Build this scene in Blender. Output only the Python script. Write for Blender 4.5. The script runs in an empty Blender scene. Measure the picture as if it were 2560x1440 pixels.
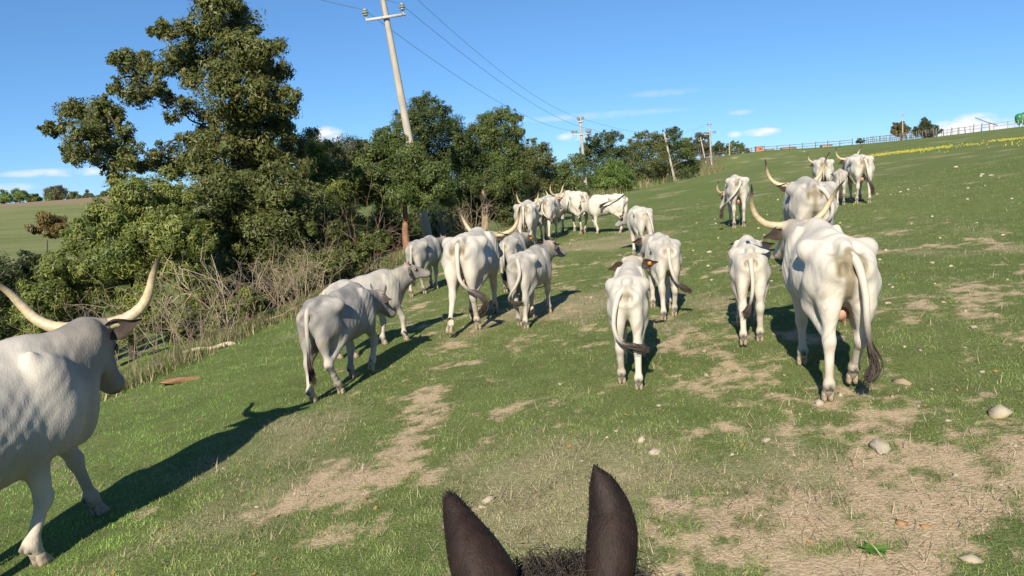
import bpy, math, random, time
import numpy as np
from mathutils import Vector, Matrix

T0 = time.time()
rng = np.random.default_rng(7)
random.seed(7)
scene = bpy.context.scene
col = scene.collection
R = math.radians

# ------------------------------------------------------------------ camera
EYE = 2.4
ROLL, PITCH = R(3.5), math.atan(275 / 1950)
cam_d = bpy.data.cameras.new('camera')
cam_d.sensor_width = 36.0
cam_d.lens = 36.0 * 1950 / 2560
cam_d.clip_start = 0.05
cam_d.clip_end = 5000
cam = bpy.data.objects.new('camera', cam_d)
col.objects.link(cam)
fw = Vector((0, math.cos(PITCH), -math.sin(PITCH)))
up0 = Vector((0, math.sin(PITCH), math.cos(PITCH)))
rt = math.cos(ROLL) * Vector((1, 0, 0)) - math.sin(ROLL) * up0
up = math.sin(ROLL) * Vector((1, 0, 0)) + math.cos(ROLL) * up0
cam.matrix_world = Matrix(((rt.x, up.x, -fw.x, 0), (rt.y, up.y, -fw.y, 0), (rt.z, up.z, -fw.z, EYE), (0, 0, 0, 1)))
scene.camera = cam

# ------------------------------------------------------------------ daylight
SUN_EL, SUN_AZ = R(31), R(194)          # azimuth clockwise from +Y: low sun behind the rider, a little to the left
sun_dir = Vector((math.cos(SUN_EL) * math.sin(SUN_AZ), math.cos(SUN_EL) * math.cos(SUN_AZ), math.sin(SUN_EL)))
sd = bpy.data.lights.new('sun', 'SUN')
sd.energy = 5.0
sd.angle = R(0.53)
sd.color = (1.0, 0.915, 0.78)
sun = bpy.data.objects.new('sun', sd)
sun.rotation_euler = sun_dir.to_track_quat('Z', 'Y').to_euler()
col.objects.link(sun)

world = bpy.data.worlds.new('World')
scene.world = world
world.use_nodes = True
wn = world.node_tree
for n in list(wn.nodes):
    wn.nodes.remove(n)
def WN(t, **kw):
    n = wn.nodes.new(t)
    for k, v in kw.items():
        setattr(n, k, v)
    return n
sky = WN('ShaderNodeTexSky', sky_type='NISHITA', sun_disc=False, sun_elevation=SUN_EL, sun_rotation=SUN_AZ,
         altitude=120, air_density=0.7, dust_density=0.0, ozone_density=10.0)
SKY_STRENGTH = 0.15
bg = WN('ShaderNodeBackground')
bg.inputs['Strength'].default_value = SKY_STRENGTH
out = WN('ShaderNodeOutputWorld')
wl = wn.links.new
# small fair-weather clouds low over the horizon: soft noise inside elongated patches of the sky
tc = WN('ShaderNodeTexCoord')
nrm = WN('ShaderNodeVectorMath', operation='NORMALIZE')
wl(tc.outputs['Generated'], nrm.inputs[0])
nz = WN('ShaderNodeTexNoise'); nz.inputs['Scale'].default_value = 38; nz.inputs['Detail'].default_value = 6
mpn = WN('ShaderNodeMapping'); mpn.inputs['Scale'].default_value = (1, 1, 1.8)
wl(nrm.outputs[0], mpn.inputs['Vector']); wl(mpn.outputs[0], nz.inputs['Vector'])
CLOUDS = [(-0.2137, 0.9747, 0.0652, 0.0222, 0.0122, 1.36), (-0.2236, 0.9728, 0.0599, 0.0277, 0.0072, 1.02), (0.0893, 0.9949, 0.0466, 0.0235, 0.0065, 1.1), (0.3107, 0.9498, 0.0362, 0.0249, 0.0057, 1.1), (0.2798, 0.9594, 0.0357, 0.0111, 0.0043, 0.85), (0.5083, 0.8608, 0.0243, 0.0429, 0.0158, 1.87), (0.5381, 0.8426, 0.0239, 0.0277, 0.0072, 1.1), (-0.5018, 0.8642, 0.0362, 0.0485, 0.005, 0.68), (-0.4717, 0.8811, 0.0354, 0.0312, 0.0057, 0.94), (-0.5321, 0.8464, 0.0218, 0.0346, 0.0057, 0.42), (0.1076, 0.9917, 0.0704, 0.1315, 0.005, 0.3), (0.2866, 0.9561, 0.0612, 0.0194, 0.0036, 0.34), (0.2, 0.9755, 0.0914, 0.0485, 0.005, 0.24), (0.2175, 0.9758, 0.0228, 0.0415, 0.0072, 0.42), (-0.0072, 0.9973, 0.0728, 0.0554, 0.0057, 0.17)]
total = None
for (cx, cy, cz, rw, rh, amt) in CLOUDS:
    c = Vector((cx, cy, cz)).normalized()
    right = Vector((c.y, -c.x, 0)).normalized()
    upv = right.cross(c)
    sub = WN('ShaderNodeVectorMath', operation='SUBTRACT'); sub.inputs[1].default_value = c
    wl(nrm.outputs[0], sub.inputs[0])
    terms = []
    for ax, rr in ((right, rw), (upv, rh)):
        d = WN('ShaderNodeVectorMath', operation='DOT_PRODUCT'); d.inputs[1].default_value = ax / rr
        wl(sub.outputs[0], d.inputs[0])
        q = WN('ShaderNodeMath', operation='POWER'); q.inputs[1].default_value = 2
        ab = WN('ShaderNodeMath', operation='ABSOLUTE'); wl(d.outputs['Value'], ab.inputs[0]); wl(ab.outputs[0], q.inputs[0])
        terms.append(q)
    dd = WN('ShaderNodeVectorMath', operation='DOT_PRODUCT'); dd.inputs[1].default_value = c
    wl(nrm.outputs[0], dd.inputs[0])
    s = WN('ShaderNodeMath', operation='ADD'); wl(terms[0].outputs[0], s.inputs[0]); wl(terms[1].outputs[0], s.inputs[1])
    inv = WN('ShaderNodeMath', operation='SUBTRACT'); inv.inputs[0].default_value = 1.0; wl(s.outputs[0], inv.inputs[1])
    mx = WN('ShaderNodeMath', operation='MAXIMUM'); mx.inputs[1].default_value = 0; wl(inv.outputs[0], mx.inputs[0])
    front = WN('ShaderNodeMath', operation='GREATER_THAN'); front.inputs[1].default_value = 0.5; wl(dd.outputs['Value'], front.inputs[0])
    m2 = WN('ShaderNodeMath', operation='MULTIPLY'); wl(mx.outputs[0], m2.inputs[0]); wl(front.outputs[0], m2.inputs[1])
    m3 = WN('ShaderNodeMath', operation='MULTIPLY'); m3.inputs[1].default_value = amt; wl(m2.outputs[0], m3.inputs[0])
    if total is None:
        total = m3
    else:
        a = WN('ShaderNodeMath', operation='MAXIMUM'); wl(total.outputs[0], a.inputs[0]); wl(m3.outputs[0], a.inputs[1]); total = a
den = WN('ShaderNodeMath', operation='MULTIPLY'); wl(total.outputs[0], den.inputs[0])
nr = WN('ShaderNodeMapRange'); nr.inputs['From Min'].default_value = 0.32; nr.inputs['From Max'].default_value = 0.62
wl(nz.outputs['Fac'], nr.inputs['Value']); wl(nr.outputs[0], den.inputs[1])
cl = WN('ShaderNodeMath', operation='MINIMUM'); cl.inputs[1].default_value = 0.92; wl(den.outputs[0], cl.inputs[0])
mixc = WN('ShaderNodeMixRGB'); mixc.inputs['Color2'].default_value = (4.2, 4.1, 4.1, 1)
wl(cl.outputs[0], mixc.inputs['Fac'])
gam = WN('ShaderNodeGamma'); gam.inputs['Gamma'].default_value = 0.72
tint = WN('ShaderNodeMixRGB', blend_type='MULTIPLY'); tint.inputs['Fac'].default_value = 1.0
tint.inputs['Color2'].default_value = (0.63, 0.79, 0.875, 1)
wl(sky.outputs[0], gam.inputs['Color']); wl(gam.outputs[0], tint.inputs['Color1'])
wl(tint.outputs[0], mixc.inputs['Color1'])
wl(mixc.outputs[0], bg.inputs['Color'])
wl(bg.outputs[0], out.inputs['Surface'])

scene.view_settings.view_transform = 'Standard'
scene.view_settings.look = 'None'
scene.view_settings.exposure = 0.75
scene.view_settings.gamma = 1.0
scene.view_settings.use_curve_mapping = False
scene.render.engine = 'CYCLES'
scene.cycles.max_bounces = 6
scene.cycles.transparent_max_bounces = 4

# ------------------------------------------------------------------ helpers
def tag(o, label=None, cat=None, group=None, kind=None):
    if label: o['label'] = label
    if cat: o['category'] = cat
    if group: o['group'] = group
    if kind: o['kind'] = kind
    return o

def empty(name, loc=(0, 0, 0)):
    o = bpy.data.objects.new(name, None)
    o.location = loc
    o.empty_display_size = 0.2
    col.objects.link(o)
    return o

def link_obj(name, me, parent=None, mat=None):
    o = bpy.data.objects.new(name, me)
    if mat is not None and not me.materials:
        me.materials.append(mat)
    if parent is not None:
        o.parent = parent
    col.objects.link(o)
    return o

def np_mesh(name, V, faces, smooth=True, colr=None):
    """faces: (n,k) int array, or a list of such arrays; colr: (nverts,3) point colours"""
    V = np.asarray(V, np.float32)
    if not isinstance(faces, list):
        faces = [faces]
    faces = [np.asarray(f, np.int32) for f in faces if len(f)]
    me = bpy.data.meshes.new(name)
    me.vertices.add(len(V))
    me.vertices.foreach_set('co', V.ravel())
    nl = sum(f.size for f in faces)
    npoly = sum(len(f) for f in faces)
    me.loops.add(nl)
    me.loops.foreach_set('vertex_index', np.concatenate([f.ravel() for f in faces]))
    me.polygons.add(npoly)
    tot = np.concatenate([np.full(len(f), f.shape[1], np.int32) for f in faces])
    st = np.concatenate([[0], np.cumsum(tot)[:-1]]).astype(np.int32)
    me.polygons.foreach_set('loop_start', st)
    if smooth:
        me.polygons.foreach_set('use_smooth', np.ones(npoly, bool))
    if colr is not None:
        a = me.color_attributes.new('col', 'FLOAT_COLOR', 'POINT')
        c4 = np.ones((len(V), 4), np.float32)
        c4[:, :3] = colr
        a.data.foreach_set('color', c4.ravel())
    me.update(calc_edges=True)
    return me

class MB:
    """collects several shapes into ONE mesh object"""
    def __init__(self):
        self.V, self.Q, self.T, self.C, self.n = [], [], [], [], 0
    def add(self, V, Q=None, T=None, c=None):
        V = np.asarray(V, np.float32)
        self.V.append(V)
        if Q is not None and len(Q): self.Q.append(np.asarray(Q, np.int32) + self.n)
        if T is not None and len(T): self.T.append(np.asarray(T, np.int32) + self.n)
        if c is not None:
            self.C.append(np.broadcast_to(np.asarray(c, np.float32), (len(V), 3)))
        self.n += len(V)
    def box(self, c, s, rz=0.0, c3=None):
        x, y, z = [q / 2 for q in s]
        P = np.array([[-x, -y, -z], [x, -y, -z], [x, y, -z], [-x, y, -z], [-x, -y, z], [x, -y, z], [x, y, z], [-x, y, z]])
        ca, sa = math.cos(rz), math.sin(rz)
        P = P @ np.array([[ca, sa, 0], [-sa, ca, 0], [0, 0, 1]]) + np.asarray(c)
        self.add(P, [[0, 3, 2, 1], [4, 5, 6, 7], [0, 1, 5, 4], [1, 2, 6, 5], [2, 3, 7, 6], [3, 0, 4, 7]], c=c3)
    def tube(self, P, rad, n=8, c=None, cap=True, squash=None):
        V, Q, T = tube_geo(P, rad, n, cap)
        self.add(V, Q, T, c)
    def mesh(self, name, smooth=True):
        fs = []
        if self.Q: fs.append(np.concatenate(self.Q))
        if self.T: fs.append(np.concatenate(self.T))
        return np_mesh(name, np.concatenate(self.V), fs, smooth, np.concatenate(self.C) if self.C else None)
    def build(self, name, mat, parent=None, smooth=True):
        return link_obj(name, self.mesh(name, smooth), parent, mat)

def tube_geo(P, rad, n=8, cap=True):
    P = np.asarray(P, float)
    m = len(P)
    rad = np.broadcast_to(np.asarray(rad, float), (m,))
    tg = np.gradient(P, axis=0)
    tg /= np.linalg.norm(tg, axis=1)[:, None] + 1e-9
    a = np.array([0, 0, 1.0]) if abs(tg[0][2]) < 0.9 else np.array([1.0, 0, 0])
    u = np.cross(tg[0], a); u /= np.linalg.norm(u)
    ang = np.arange(n) * 2 * math.pi / n
    ca, sa = np.cos(ang)[:, None], np.sin(ang)[:, None]
    rings = []
    for i in range(m):
        u = u - tg[i] * np.dot(u, tg[i]); u /= np.linalg.norm(u) + 1e-9
        v = np.cross(tg[i], u)
        rings.append(P[i] + rad[i] * (ca * u + sa * v))
    V = np.concatenate(rings)
    i = np.arange(m - 1)[:, None] * n
    j = np.arange(n)[None]
    j2 = (j + 1) % n
    Q = np.stack([i + j, i + j2, i + n + j2, i + n + j], -1).reshape(-1, 4)
    T = np.zeros((0, 3), int)
    if cap:
        V = np.concatenate([V, P[:1], P[-1:]])
        c0, c1 = m * n, m * n + 1
        jj = np.arange(n); kk = (jj + 1) % n
        T = np.concatenate([np.stack([np.full(n, c0), kk, jj], -1), np.stack([np.full(n, c1), (m - 1) * n + jj, (m - 1) * n + kk], -1)])
    return V, Q, T

def spline(P, n):
    """Catmull-Rom through the points"""
    P = np.asarray(P, float)
    E = np.concatenate([[2 * P[0] - P[1]], P, [2 * P[-1] - P[-2]]])
    t = np.linspace(0, len(P) - 1 - 1e-6, n)
    k = t.astype(int); f = (t - k)[:, None]
    a, b, c, d = E[k], E[k + 1], E[k + 2], E[k + 3]
    return 0.5 * (2 * b + (c - a) * f + (2 * a - 5 * b + 4 * c - d) * f ** 2 + (3 * b - a - 3 * c + d) * f ** 3)

_perm = np.random.default_rng(3).random((256, 256)).astype(np.float32)
def vnoise(x, y):
    xi, yi = np.floor(x).astype(int), np.floor(y).astype(int)
    fx, fy = x - xi, y - yi
    fx = fx * fx * (3 - 2 * fx); fy = fy * fy * (3 - 2 * fy)
    g = lambda a, b: _perm[a & 255, b & 255]
    return (g(xi, yi) * (1 - fx) + g(xi + 1, yi) * fx) * (1 - fy) + (g(xi, yi + 1) * (1 - fx) + g(xi + 1, yi + 1) * fx) * fy
def fbm(x, y, o=4):
    s, a, t = 0, 0.5, 0
    for k in range(o):
        s = s + a * vnoise(x * 2 ** k + 17 * k, y * 2 ** k + 31 * k); t += a; a *= 0.55
    return s / t
def sstep(a, b, x):
    t = np.clip((x - a) / (b - a), 0, 1)
    return t * t * (3 - 2 * t)

# ------------------------------------------------------------------ materials
def new_mat(name):
    m = bpy.data.materials.new(name)
    m.use_nodes = True
    nt = m.node_tree
    b = nt.nodes['Principled BSDF']
    return m, nt, b
def attr_mat(name, rough=0.8, spec=0.2, noise=(60, 0.25), bump=(0, 0), transl=0.0, sheen=0.0, stretch=(1, 1, 1)):
    """colour from the 'col' attribute varied by object-space noise"""
    m, nt, b = new_mat(name)
    N, Lk = nt.nodes, nt.links.new
    at = N.new('ShaderNodeAttribute'); at.attribute_name = 'col'
    b.inputs['Roughness'].default_value = rough
    b.inputs['Specular IOR Level'].default_value = spec
    csrc = at.outputs['Color']
    if noise:
        t = N.new('ShaderNodeTexCoord'); mp = N.new('ShaderNodeMapping'); mp.inputs['Scale'].default_value = stretch
        Lk(t.outputs['Object'], mp.inputs['Vector'])
        z = N.new('ShaderNodeTexNoise'); z.inputs['Scale'].default_value = noise[0]; z.inputs['Detail'].default_value = 5
        Lk(mp.outputs[0], z.inputs['Vector'])
        r = N.new('ShaderNodeMapRange'); r.inputs['From Min'].default_value = 0.25; r.inputs['From Max'].default_value = 0.75
        r.inputs['To Min'].default_value = 1 - noise[1]; r.inputs['To Max'].default_value = 1 + noise[1] * 0.6
        Lk(z.outputs['Fac'], r.inputs['Value'])
        v = N.new('ShaderNodeVectorMath'); v.operation = 'SCALE'
        Lk(csrc, v.inputs[0]); Lk(r.outputs[0], v.inputs['Scale'])
        csrc = v.outputs[0]
        if bump[0]:
            bz = N.new('ShaderNodeTexNoise'); bz.inputs['Scale'].default_value = bump[1]; bz.inputs['Detail'].default_value = 4
            Lk(mp.outputs[0], bz.inputs['Vector'])
            bp = N.new('ShaderNodeBump'); bp.inputs['Strength'].default_value = bump[0]; bp.inputs['Distance'].default_value = 0.02
            Lk(bz.outputs['Fac'], bp.inputs['Height']); Lk(bp.outputs[0], b.inputs['Normal'])
    Lk(csrc, b.inputs['Base Color'])
    if sheen:
        b.inputs['Sheen Weight'].default_value = sheen
    if transl:
        tr = N.new('ShaderNodeBsdfTranslucent'); Lk(csrc, tr.inputs['Color'])
        mx = N.new('ShaderNodeMixShader'); mx.inputs[0].default_value = transl
        o = N['Material Output']
        Lk(b.outputs[0], mx.inputs[1]); Lk(tr.outputs[0], mx.inputs[2]); Lk(mx.outputs[0], o.inputs['Surface'])
    return m
def plain_mat(name, c, rough=0.7, spec=0.3, noise=(20, 0.25), bump=(0, 0), stretch=(1, 1, 1)):
    m = attr_mat(name, rough, spec, noise, bump, stretch=stretch)
    nt = m.node_tree
    a = [n for n in nt.nodes if n.type == 'ATTRIBUTE'][0]
    rgb = nt.nodes.new('ShaderNodeRGB'); rgb.outputs[0].default_value = (*c, 1)
    for l in list(a.outputs['Color'].links):
        nt.links.new(rgb.outputs[0], l.to_socket)
    nt.nodes.remove(a)
    return m

M = {}
M['hide'] = attr_mat('hide', 0.8, 0.10, (7, 0.20), (0.22, 85), sheen=0.05, stretch=(1, 1, 0.5))
_z = [n for n in M['hide'].node_tree.nodes if n.type == 'TEX_NOISE'][0]; _z.inputs['Detail'].default_value = 10; _z.inputs['Roughness'].default_value = .74
M['horn'] = attr_mat('horn', 0.45, 0.4, (30, 0.22), (0.15, 60), stretch=(1, 1, 1))
M['hoof'] = plain_mat('hoof', (0.075, 0.06, 0.045), 0.6, 0.3, (40, 0.4), (0.2, 60))
M['hoof_pale'] = plain_mat('hoof_pale', (0.33, 0.27, 0.19), 0.7, 0.2, (40, 0.4), (0.2, 60))
M['ear'] = attr_mat('ear', 0.85, 0.1, (40, 0.3), (0.4, 120), sheen=0.2)
M['hair'] = attr_mat('hair', 0.6, 0.3, (25, 0.3))
M['eye'] = plain_mat('eye', (0.012, 0.009, 0.008), 0.12, 0.6, (30, 0.1))
M['skin'] = plain_mat('skin', (0.44, 0.26, 0.18), 0.6, 0.3, (30, 0.2))
M['tag'] = plain_mat('tag', (0.58, 0.19, 0.035), 0.5, 0.4, (30, 0.1))
M['leaf'] = attr_mat('leaf', 0.5, 0.3, None, transl=0.22)
M['bark'] = attr_mat('bark', 0.9, 0.1, (14, 0.4), (0.8, 30), stretch=(1, 1, 0.25))
M['twig'] = attr_mat('twig', 0.85, 0.15, None)
M['grass'] = attr_mat('grass', 0.6, 0.15, None, transl=0.2)
M['stone'] = attr_mat('stone', 0.9, 0.15, (25, 0.25), (0.6, 40))
M['concrete'] = plain_mat('concrete', (0.37, 0.335, 0.275), 0.9, 0.1, (8, 0.25), (0.3, 40), stretch=(1, 1, 0.2))
M['steel'] = plain_mat('steel', (0.42, 0.42, 0.40), 0.5, 0.4, (15, 0.2))
M['glass_insulator'] = plain_mat('glass_insulator', (0.22, 0.25, 0.24), 0.15, 0.7, (10, 0.1))
M['wire'] = plain_mat('wire', (0.26, 0.28, 0.30), 0.5, 0.3, (10, 0.1))
M['rail'] = plain_mat('rail', (0.17, 0.145, 0.115), 0.9, 0.1, (6, 0.35))
M['old_wood'] = plain_mat('old_wood', (0.22, 0.18, 0.14), 0.9, 0.1, (6, 0.4))
M['silo'] = plain_mat('silo', (0.025, 0.16, 0.06), 0.4, 0.4, (3, 0.2))
M['plaster_red'] = plain_mat('plaster_red', (0.48, 0.16, 0.10), 0.9, 0.1, (3, 0.2))
M['plaster'] = plain_mat('plaster', (0.42, 0.37, 0.31), 0.9, 0.1, (3, 0.2))
M['roof'] = plain_mat('roof', (0.25, 0.17, 0.13), 0.9, 0.1, (3, 0.3))
M['pane'] = plain_mat('pane', (0.03, 0.035, 0.04), 0.2, 0.5, (3, 0.2))
M['leather'] = plain_mat('leather', (0.14, 0.055, 0.03), 0.45, 0.4, (40, 0.3), (0.2, 90))
M['coat'] = attr_mat('coat', 0.6, 0.16, (60, 0.5), (0.15, 260), sheen=0.0, stretch=(1, 1, 0.15))

# ------------------------------------------------------------------ terrain
CP = np.array([(0, 0, 0), (-3.5, 5.3, -0.16), (-2.3, 8.5, -0.02), (-1.8, 14, -0.02), (-0.7, 11, 0.12), (0.2, 12, 0.16), (1, 25, 0.25), (2.2, 25.3, 0.38), (3.5, 27.5, 0.3), (3.5, 20, 0.3), (2.2, 10.9, 0.32), (1.1, 7.7, 0.28), (2.6, 8.4, 0.42), (2.8, 6.3, 0.39), (4.7, 12, 0.62), (6.2, 21, 0.7), (11, 26, 1.05), (10.3, 22.7, 1.05), (23.2, 107, 0.38), (40.8, 156, 2.3), (7.8, 76, -0.15), (-3.1, 30, 0.2), (8.6, 13, 0.8), (4, 6, 0.45), (1.9, 4, 0.18), (0, 4.4, 0.03), (12, 45, 0.45), (22, 60, 1.6), (35, 90, 2.9), (25, 35, 2.3), (55, 70, 4.2), (70, 120, 4.9), (54, 172, 4.75), (86, 172, 5), (99, 152, 5.75), (70, 172, 4.9), (120, 130, 6.3), (-5.6, 11.5, -0.35), (-5.2, 14, -0.25), (-4.6, 17, -0.12), (-3.7, 24, 0.05), (-4, 5, -0.25), (-6, 8, -0.5), (-9, 14, -1.3), (-8.5, 20, -1.2), (-7.5, 30, -0.9), (-13, 12, -2.4), (-16, 25, -3), (-20, 38, -3), (-3, 45, -0.9), (-10, 60, -1.4), (-1, 76, -1), (-36, 60, -0.9), (-30, 50, -1.8), (-60, 100, 1), (-88, 150, 3.4), (-110, 150, 3.2), (-45, 145, 3.2), (-70, 60, -0.9), (-10, 140, 0.5), (10, 110, -0.6), (-5, 100, -1), (0, -15, -0.3), (15, -15, 1.3), (-15, -10, -1.8), (40, 0, 3.5), (40, 40, 3.4), (-40, 10, -3), (70, 20, 5), (100, 60, 6.5), (60, 230, 3), (100, 230, 4), (150, 170, 6.5), (0, 230, 0.5), (-100, 240, 0), (0, 175, 0.8), (-200, 200, 2), (200, 60, 8), (-200, 0, -3), (200, -100, 6), (-200, -150, -4), (0, -200, -2), (0, 400, -4), (-300, 400, -5), (300, 400, -2), (400, 100, 3), (-400, 100, -3)], float)
def _U(r2):
    return np.where(r2 > 0, r2 * np.log(r2 + 1e-12), 0)
_S = 20.0
_P = CP[:, :2] / _S
_n = len(_P)
_A = np.zeros((_n + 3, _n + 3))
_A[:_n, :_n] = _U(((_P[:, None] - _P[None]) ** 2).sum(-1)) + np.eye(_n) * 0.04
_A[:_n, _n] = 1; _A[:_n, _n + 1:] = _P; _A[_n, :_n] = 1; _A[_n + 1:, :_n] = _P.T
_w = np.linalg.solve(_A, np.concatenate([CP[:, 2], np.zeros(3)]))
def gz(x, y):
    x = np.asarray(x, float) / _S; y = np.asarray(y, float) / _S
    o = _w[_n] + _w[_n + 1] * x + _w[_n + 2] * y
    for i in range(_n):
        o = o + _w[i] * _U((x - _P[i, 0]) ** 2 + (y - _P[i, 1]) ** 2)
    return o
def ground(x, y):
    """height of the ground sheet: the hill plus small bumps"""
    x = np.asarray(x, float); y = np.asarray(y, float)
    return gz(x, y) + 0.05 * (fbm(x * 0.9, y * 0.9, 3) - 0.5) + 0.10 * (fbm(x * 0.22 + 9, y * 0.22, 2) - 0.5)
def g1(x, y):
    return float(ground(np.array([x]), np.array([y]))[0])

BARE = [(-1, 8, 0.3, 0.8, 0.2), (-1.11, 6.86, 0.3, 0.55, 0.14), (-1.24, 6.1, 0.35, 0.4, 0.2), (-1.36, 5.14, 0.35, 0.25, 0.22), (-1.74, 5.88, 0.5, 0.25, 0.1), (-0.65, 8.6, 0.4, 0.5, 0.1), (2.36, 5.7, 0.5, 0.5, 0.16), (2.78, 6.38, 0.5, 0.5, 0.08), (2.03, 7.2, 0.5, 0.5, 0.12), (2.35, 4.64, 1, 0.5, 0.16), (1.75, 4.4, 0.9, 0.4, 0.12), (1.01, 4.32, 0.5, 0.3, 0.12), (3.07, 5, 0.8, 0.6, 0.12), (2.31, 3.92, 0.7, 0.25, 0.16), (2.19, 18.98, 0.9, 3, 0.08), (2.94, 27.54, 1.2, 4, 0.05), (-0.23, 13.64, 0.5, 0.8, 0.14), (-2.12, 5.66, 0.6, 0.25, 0.12), (-3.28, 6.02, 0.5, 0.3, 0.1), (-5.09, 11.24, 0.4, 0.4, 0.16), (1.88, 24.88, 0.5, 1.5, 0.2), (5.52, 9.74, 1, 1.2, 0.1), (2.68, 10, 0.5, 0.7, 0.1), (-1.92, 12.9, 0.5, 0.4, 0.1)]
DRY = [(2.11, 20.04, 1, 4, 0.3), (1, 13.92, 0.7, 1.5, 0.15), (0.07, 5.1, 0.5, 0.4, 0.15), (0.98, 5.38, 0.8, 0.5, 0.1), (2.58, 4.84, 1.2, 0.8, 0.1), (-0.82, 11.48, 0.8, 1, 0.1), (-5.44, 10.7, 0.6, 0.5, 0.2)]
def bareness(x, y):
    """0 green sward .. 1 bare soil; a trodden path, worn patches and a thin sward on the right"""
    d = np.hypot(x, y)
    n1 = fbm(x * 1.0, y * 0.8, 4)
    n2 = fbm(x * 2.9 + 40, y * 2.3, 3)
    n3 = fbm(x * 8.0 + 11, y * 6.5 + 7, 3)
    b = 0.30 * n1 + 0.36 * n2 + 0.34 * n3 - 0.535 + .035 * sstep(.5, 3.0, x) * sstep(10, 4.5, d)
    for (bx, by, rx, ry, a) in BARE:
        b = b + (.55 if bx > 1 else .75) * a * np.exp(-((x - bx) / rx) ** 2 - ((y - by) / ry) ** 2)
    b = b - 0.17 * sstep(-1.8, -3.0, x) - 0.10 * sstep(14, 26, d)
    return sstep(-0.075, 0.20, b)
def dryness(x, y):
    n = fbm(x * 0.5 + 5, y * 0.4 + 60, 4)
    b = n - 0.63 - .06 * sstep(.5, -1.5, x)
    for (bx, by, rx, ry, a) in DRY:
        b = b + a * np.exp(-((x - bx) / rx) ** 2 - ((y - by) / ry) ** 2)
    return sstep(-0.06, 0.2, b)

def axis(fine0, fine1, step, lo, hi, grow):
    a = list(np.arange(fine0, fine1, step))
    s = step; v = a[-1]
    while v < hi:
        s = min(s * grow, 40); v += s; a.append(v)
    s = step; v = a[0]
    while v > lo:
        s = min(s * grow, 40); v -= s; a.insert(0, v)
    return np.array(a)
gx = axis(-5.5, 6.5, 0.09, -700, 700, 1.045)
gy = axis(3.2, 14.0, 0.085, -300, 900, 1.03)
GX, GY = np.meshgrid(gx, gy)
GZ = ground(GX.ravel(), GY.ravel()).reshape(GX.shape)
V = np.stack([GX, GY, GZ], -1).reshape(-1, 3)
nx, ny = len(gx), len(gy)
i = np.arange(ny - 1)[:, None] * nx; j = np.arange(nx - 1)[None]
Q = np.stack([i + j, i + j + 1, i + nx + j + 1, i + nx + j], -1).reshape(-1, 4)
xb, yb = V[:, 0], V[:, 1]
bm_, dr_ = bareness(xb, yb), dryness(xb, yb)
# far field across the gully on the left is dry stubble on its brow
brow = sstep(115, 128, yb) * sstep(-30, -45, xb)
leftf = sstep(-20, -26, xb) * sstep(35, 50, yb)
ochre = np.exp(-((xb - 35) / 9.0) ** 2 - ((yb - 118) / 12.0) ** 2)
C = np.stack([bm_, np.clip(np.maximum(dr_, 0.40 * leftf), 0, 1), np.clip(brow + 0.8 * ochre, 0, 1)], -1)
me = np_mesh('ground', V, Q, True, C)
mg, nt, b = new_mat('pasture')
N, Lk = nt.nodes, nt.links.new
b.inputs['Roughness'].default_value = 0.95
b.inputs['Specular IOR Level'].default_value = 0.05
at = N.new('ShaderNodeAttribute'); at.attribute_name = 'col'
sp = N.new('ShaderNodeSeparateColor'); Lk(at.outputs['Color'], sp.inputs[0])
tco = N.new('ShaderNodeTexCoord')
def noise_n(scale, det=5, stretch=None):
    z = N.new('ShaderNodeTexNoise'); z.inputs['Scale'].default_value = scale; z.inputs['Detail'].default_value = det
    z.inputs['Roughness'].default_value = 0.65
    if stretch:
        mp = N.new('ShaderNodeMapping'); mp.inputs['Scale'].default_value = stretch
        Lk(tco.outputs['Object'], mp.inputs[0]); Lk(mp.outputs[0], z.inputs['Vector'])
    else:
        Lk(tco.outputs['Object'], z.inputs['Vector'])
    return z.outputs['Fac']
def mixn(fac, a, bb):
    m = N.new('ShaderNodeMixRGB')
    if hasattr(fac, 'links') or not isinstance(fac, (int, float)): Lk(fac, m.inputs[0])
    else: m.inputs[0].default_value = fac
    for s, v in ((m.inputs[1], a), (m.inputs[2], bb)):
        if isinstance(v, tuple): s.default_value = (*v, 1)
        else: Lk(v, s)
    return m.outputs[0]
def rng_n(v, a, bb, c=0.0, d=1.0):
    r = N.new('ShaderNodeMapRange'); r.inputs[1].default_value = a; r.inputs[2].default_value = bb
    r.inputs[3].default_value = c; r.inputs[4].default_value = d
    Lk(v, r.inputs[0]); return r.outputs[0]
def addn(a, bb, op='ADD'):
    m = N.new('ShaderNodeMath'); m.operation = op; m.use_clamp = True
    Lk(a, m.inputs[0])
    if isinstance(bb, (int, float)): m.inputs[1].default_value = bb
    else: Lk(bb, m.inputs[1])
    return m.outputs[0]
green = mixn(rng_n(noise_n(2.5), .3, .7), (0.105, 0.150, 0.042), (0.160, 0.200, 0.066))
green = mixn(rng_n(noise_n(0.12), .35, .7), green, (0.190, 0.215, 0.080))
green = mixn(rng_n(noise_n(55, 4), .42, .72), green, (0.070, 0.100, 0.028))
straw = mixn(rng_n(noise_n(35, 5), .35, .65), (0.27, 0.235, 0.13), (0.38, 0.325, 0.20))
soil = mixn(rng_n(noise_n(20, 6), .35, .65), (0.42, 0.310, 0.190), (0.54, 0.415, 0.27))
soil = mixn(rng_n(noise_n(120, 3), .60, .72), soil, (0.62, 0.51, 0.37))
dryf = addn(sp.outputs['Green'], rng_n(noise_n(14, 5), .3, .7, -.35, .35))
dryf = addn(dryf, rng_n(noise_n(1.0, 4, (.03, .30, 1)), .35, .65, -.16, .16))
c1 = mixn(rng_n(dryf, .2, .9, 0, .75), green, straw)
baref = addn(sp.outputs['Red'], rng_n(noise_n(8, 7), .3, .7, -.42, .42))
baref = addn(baref, rng_n(noise_n(34, 4), .3, .7, -.22, .22))
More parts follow.
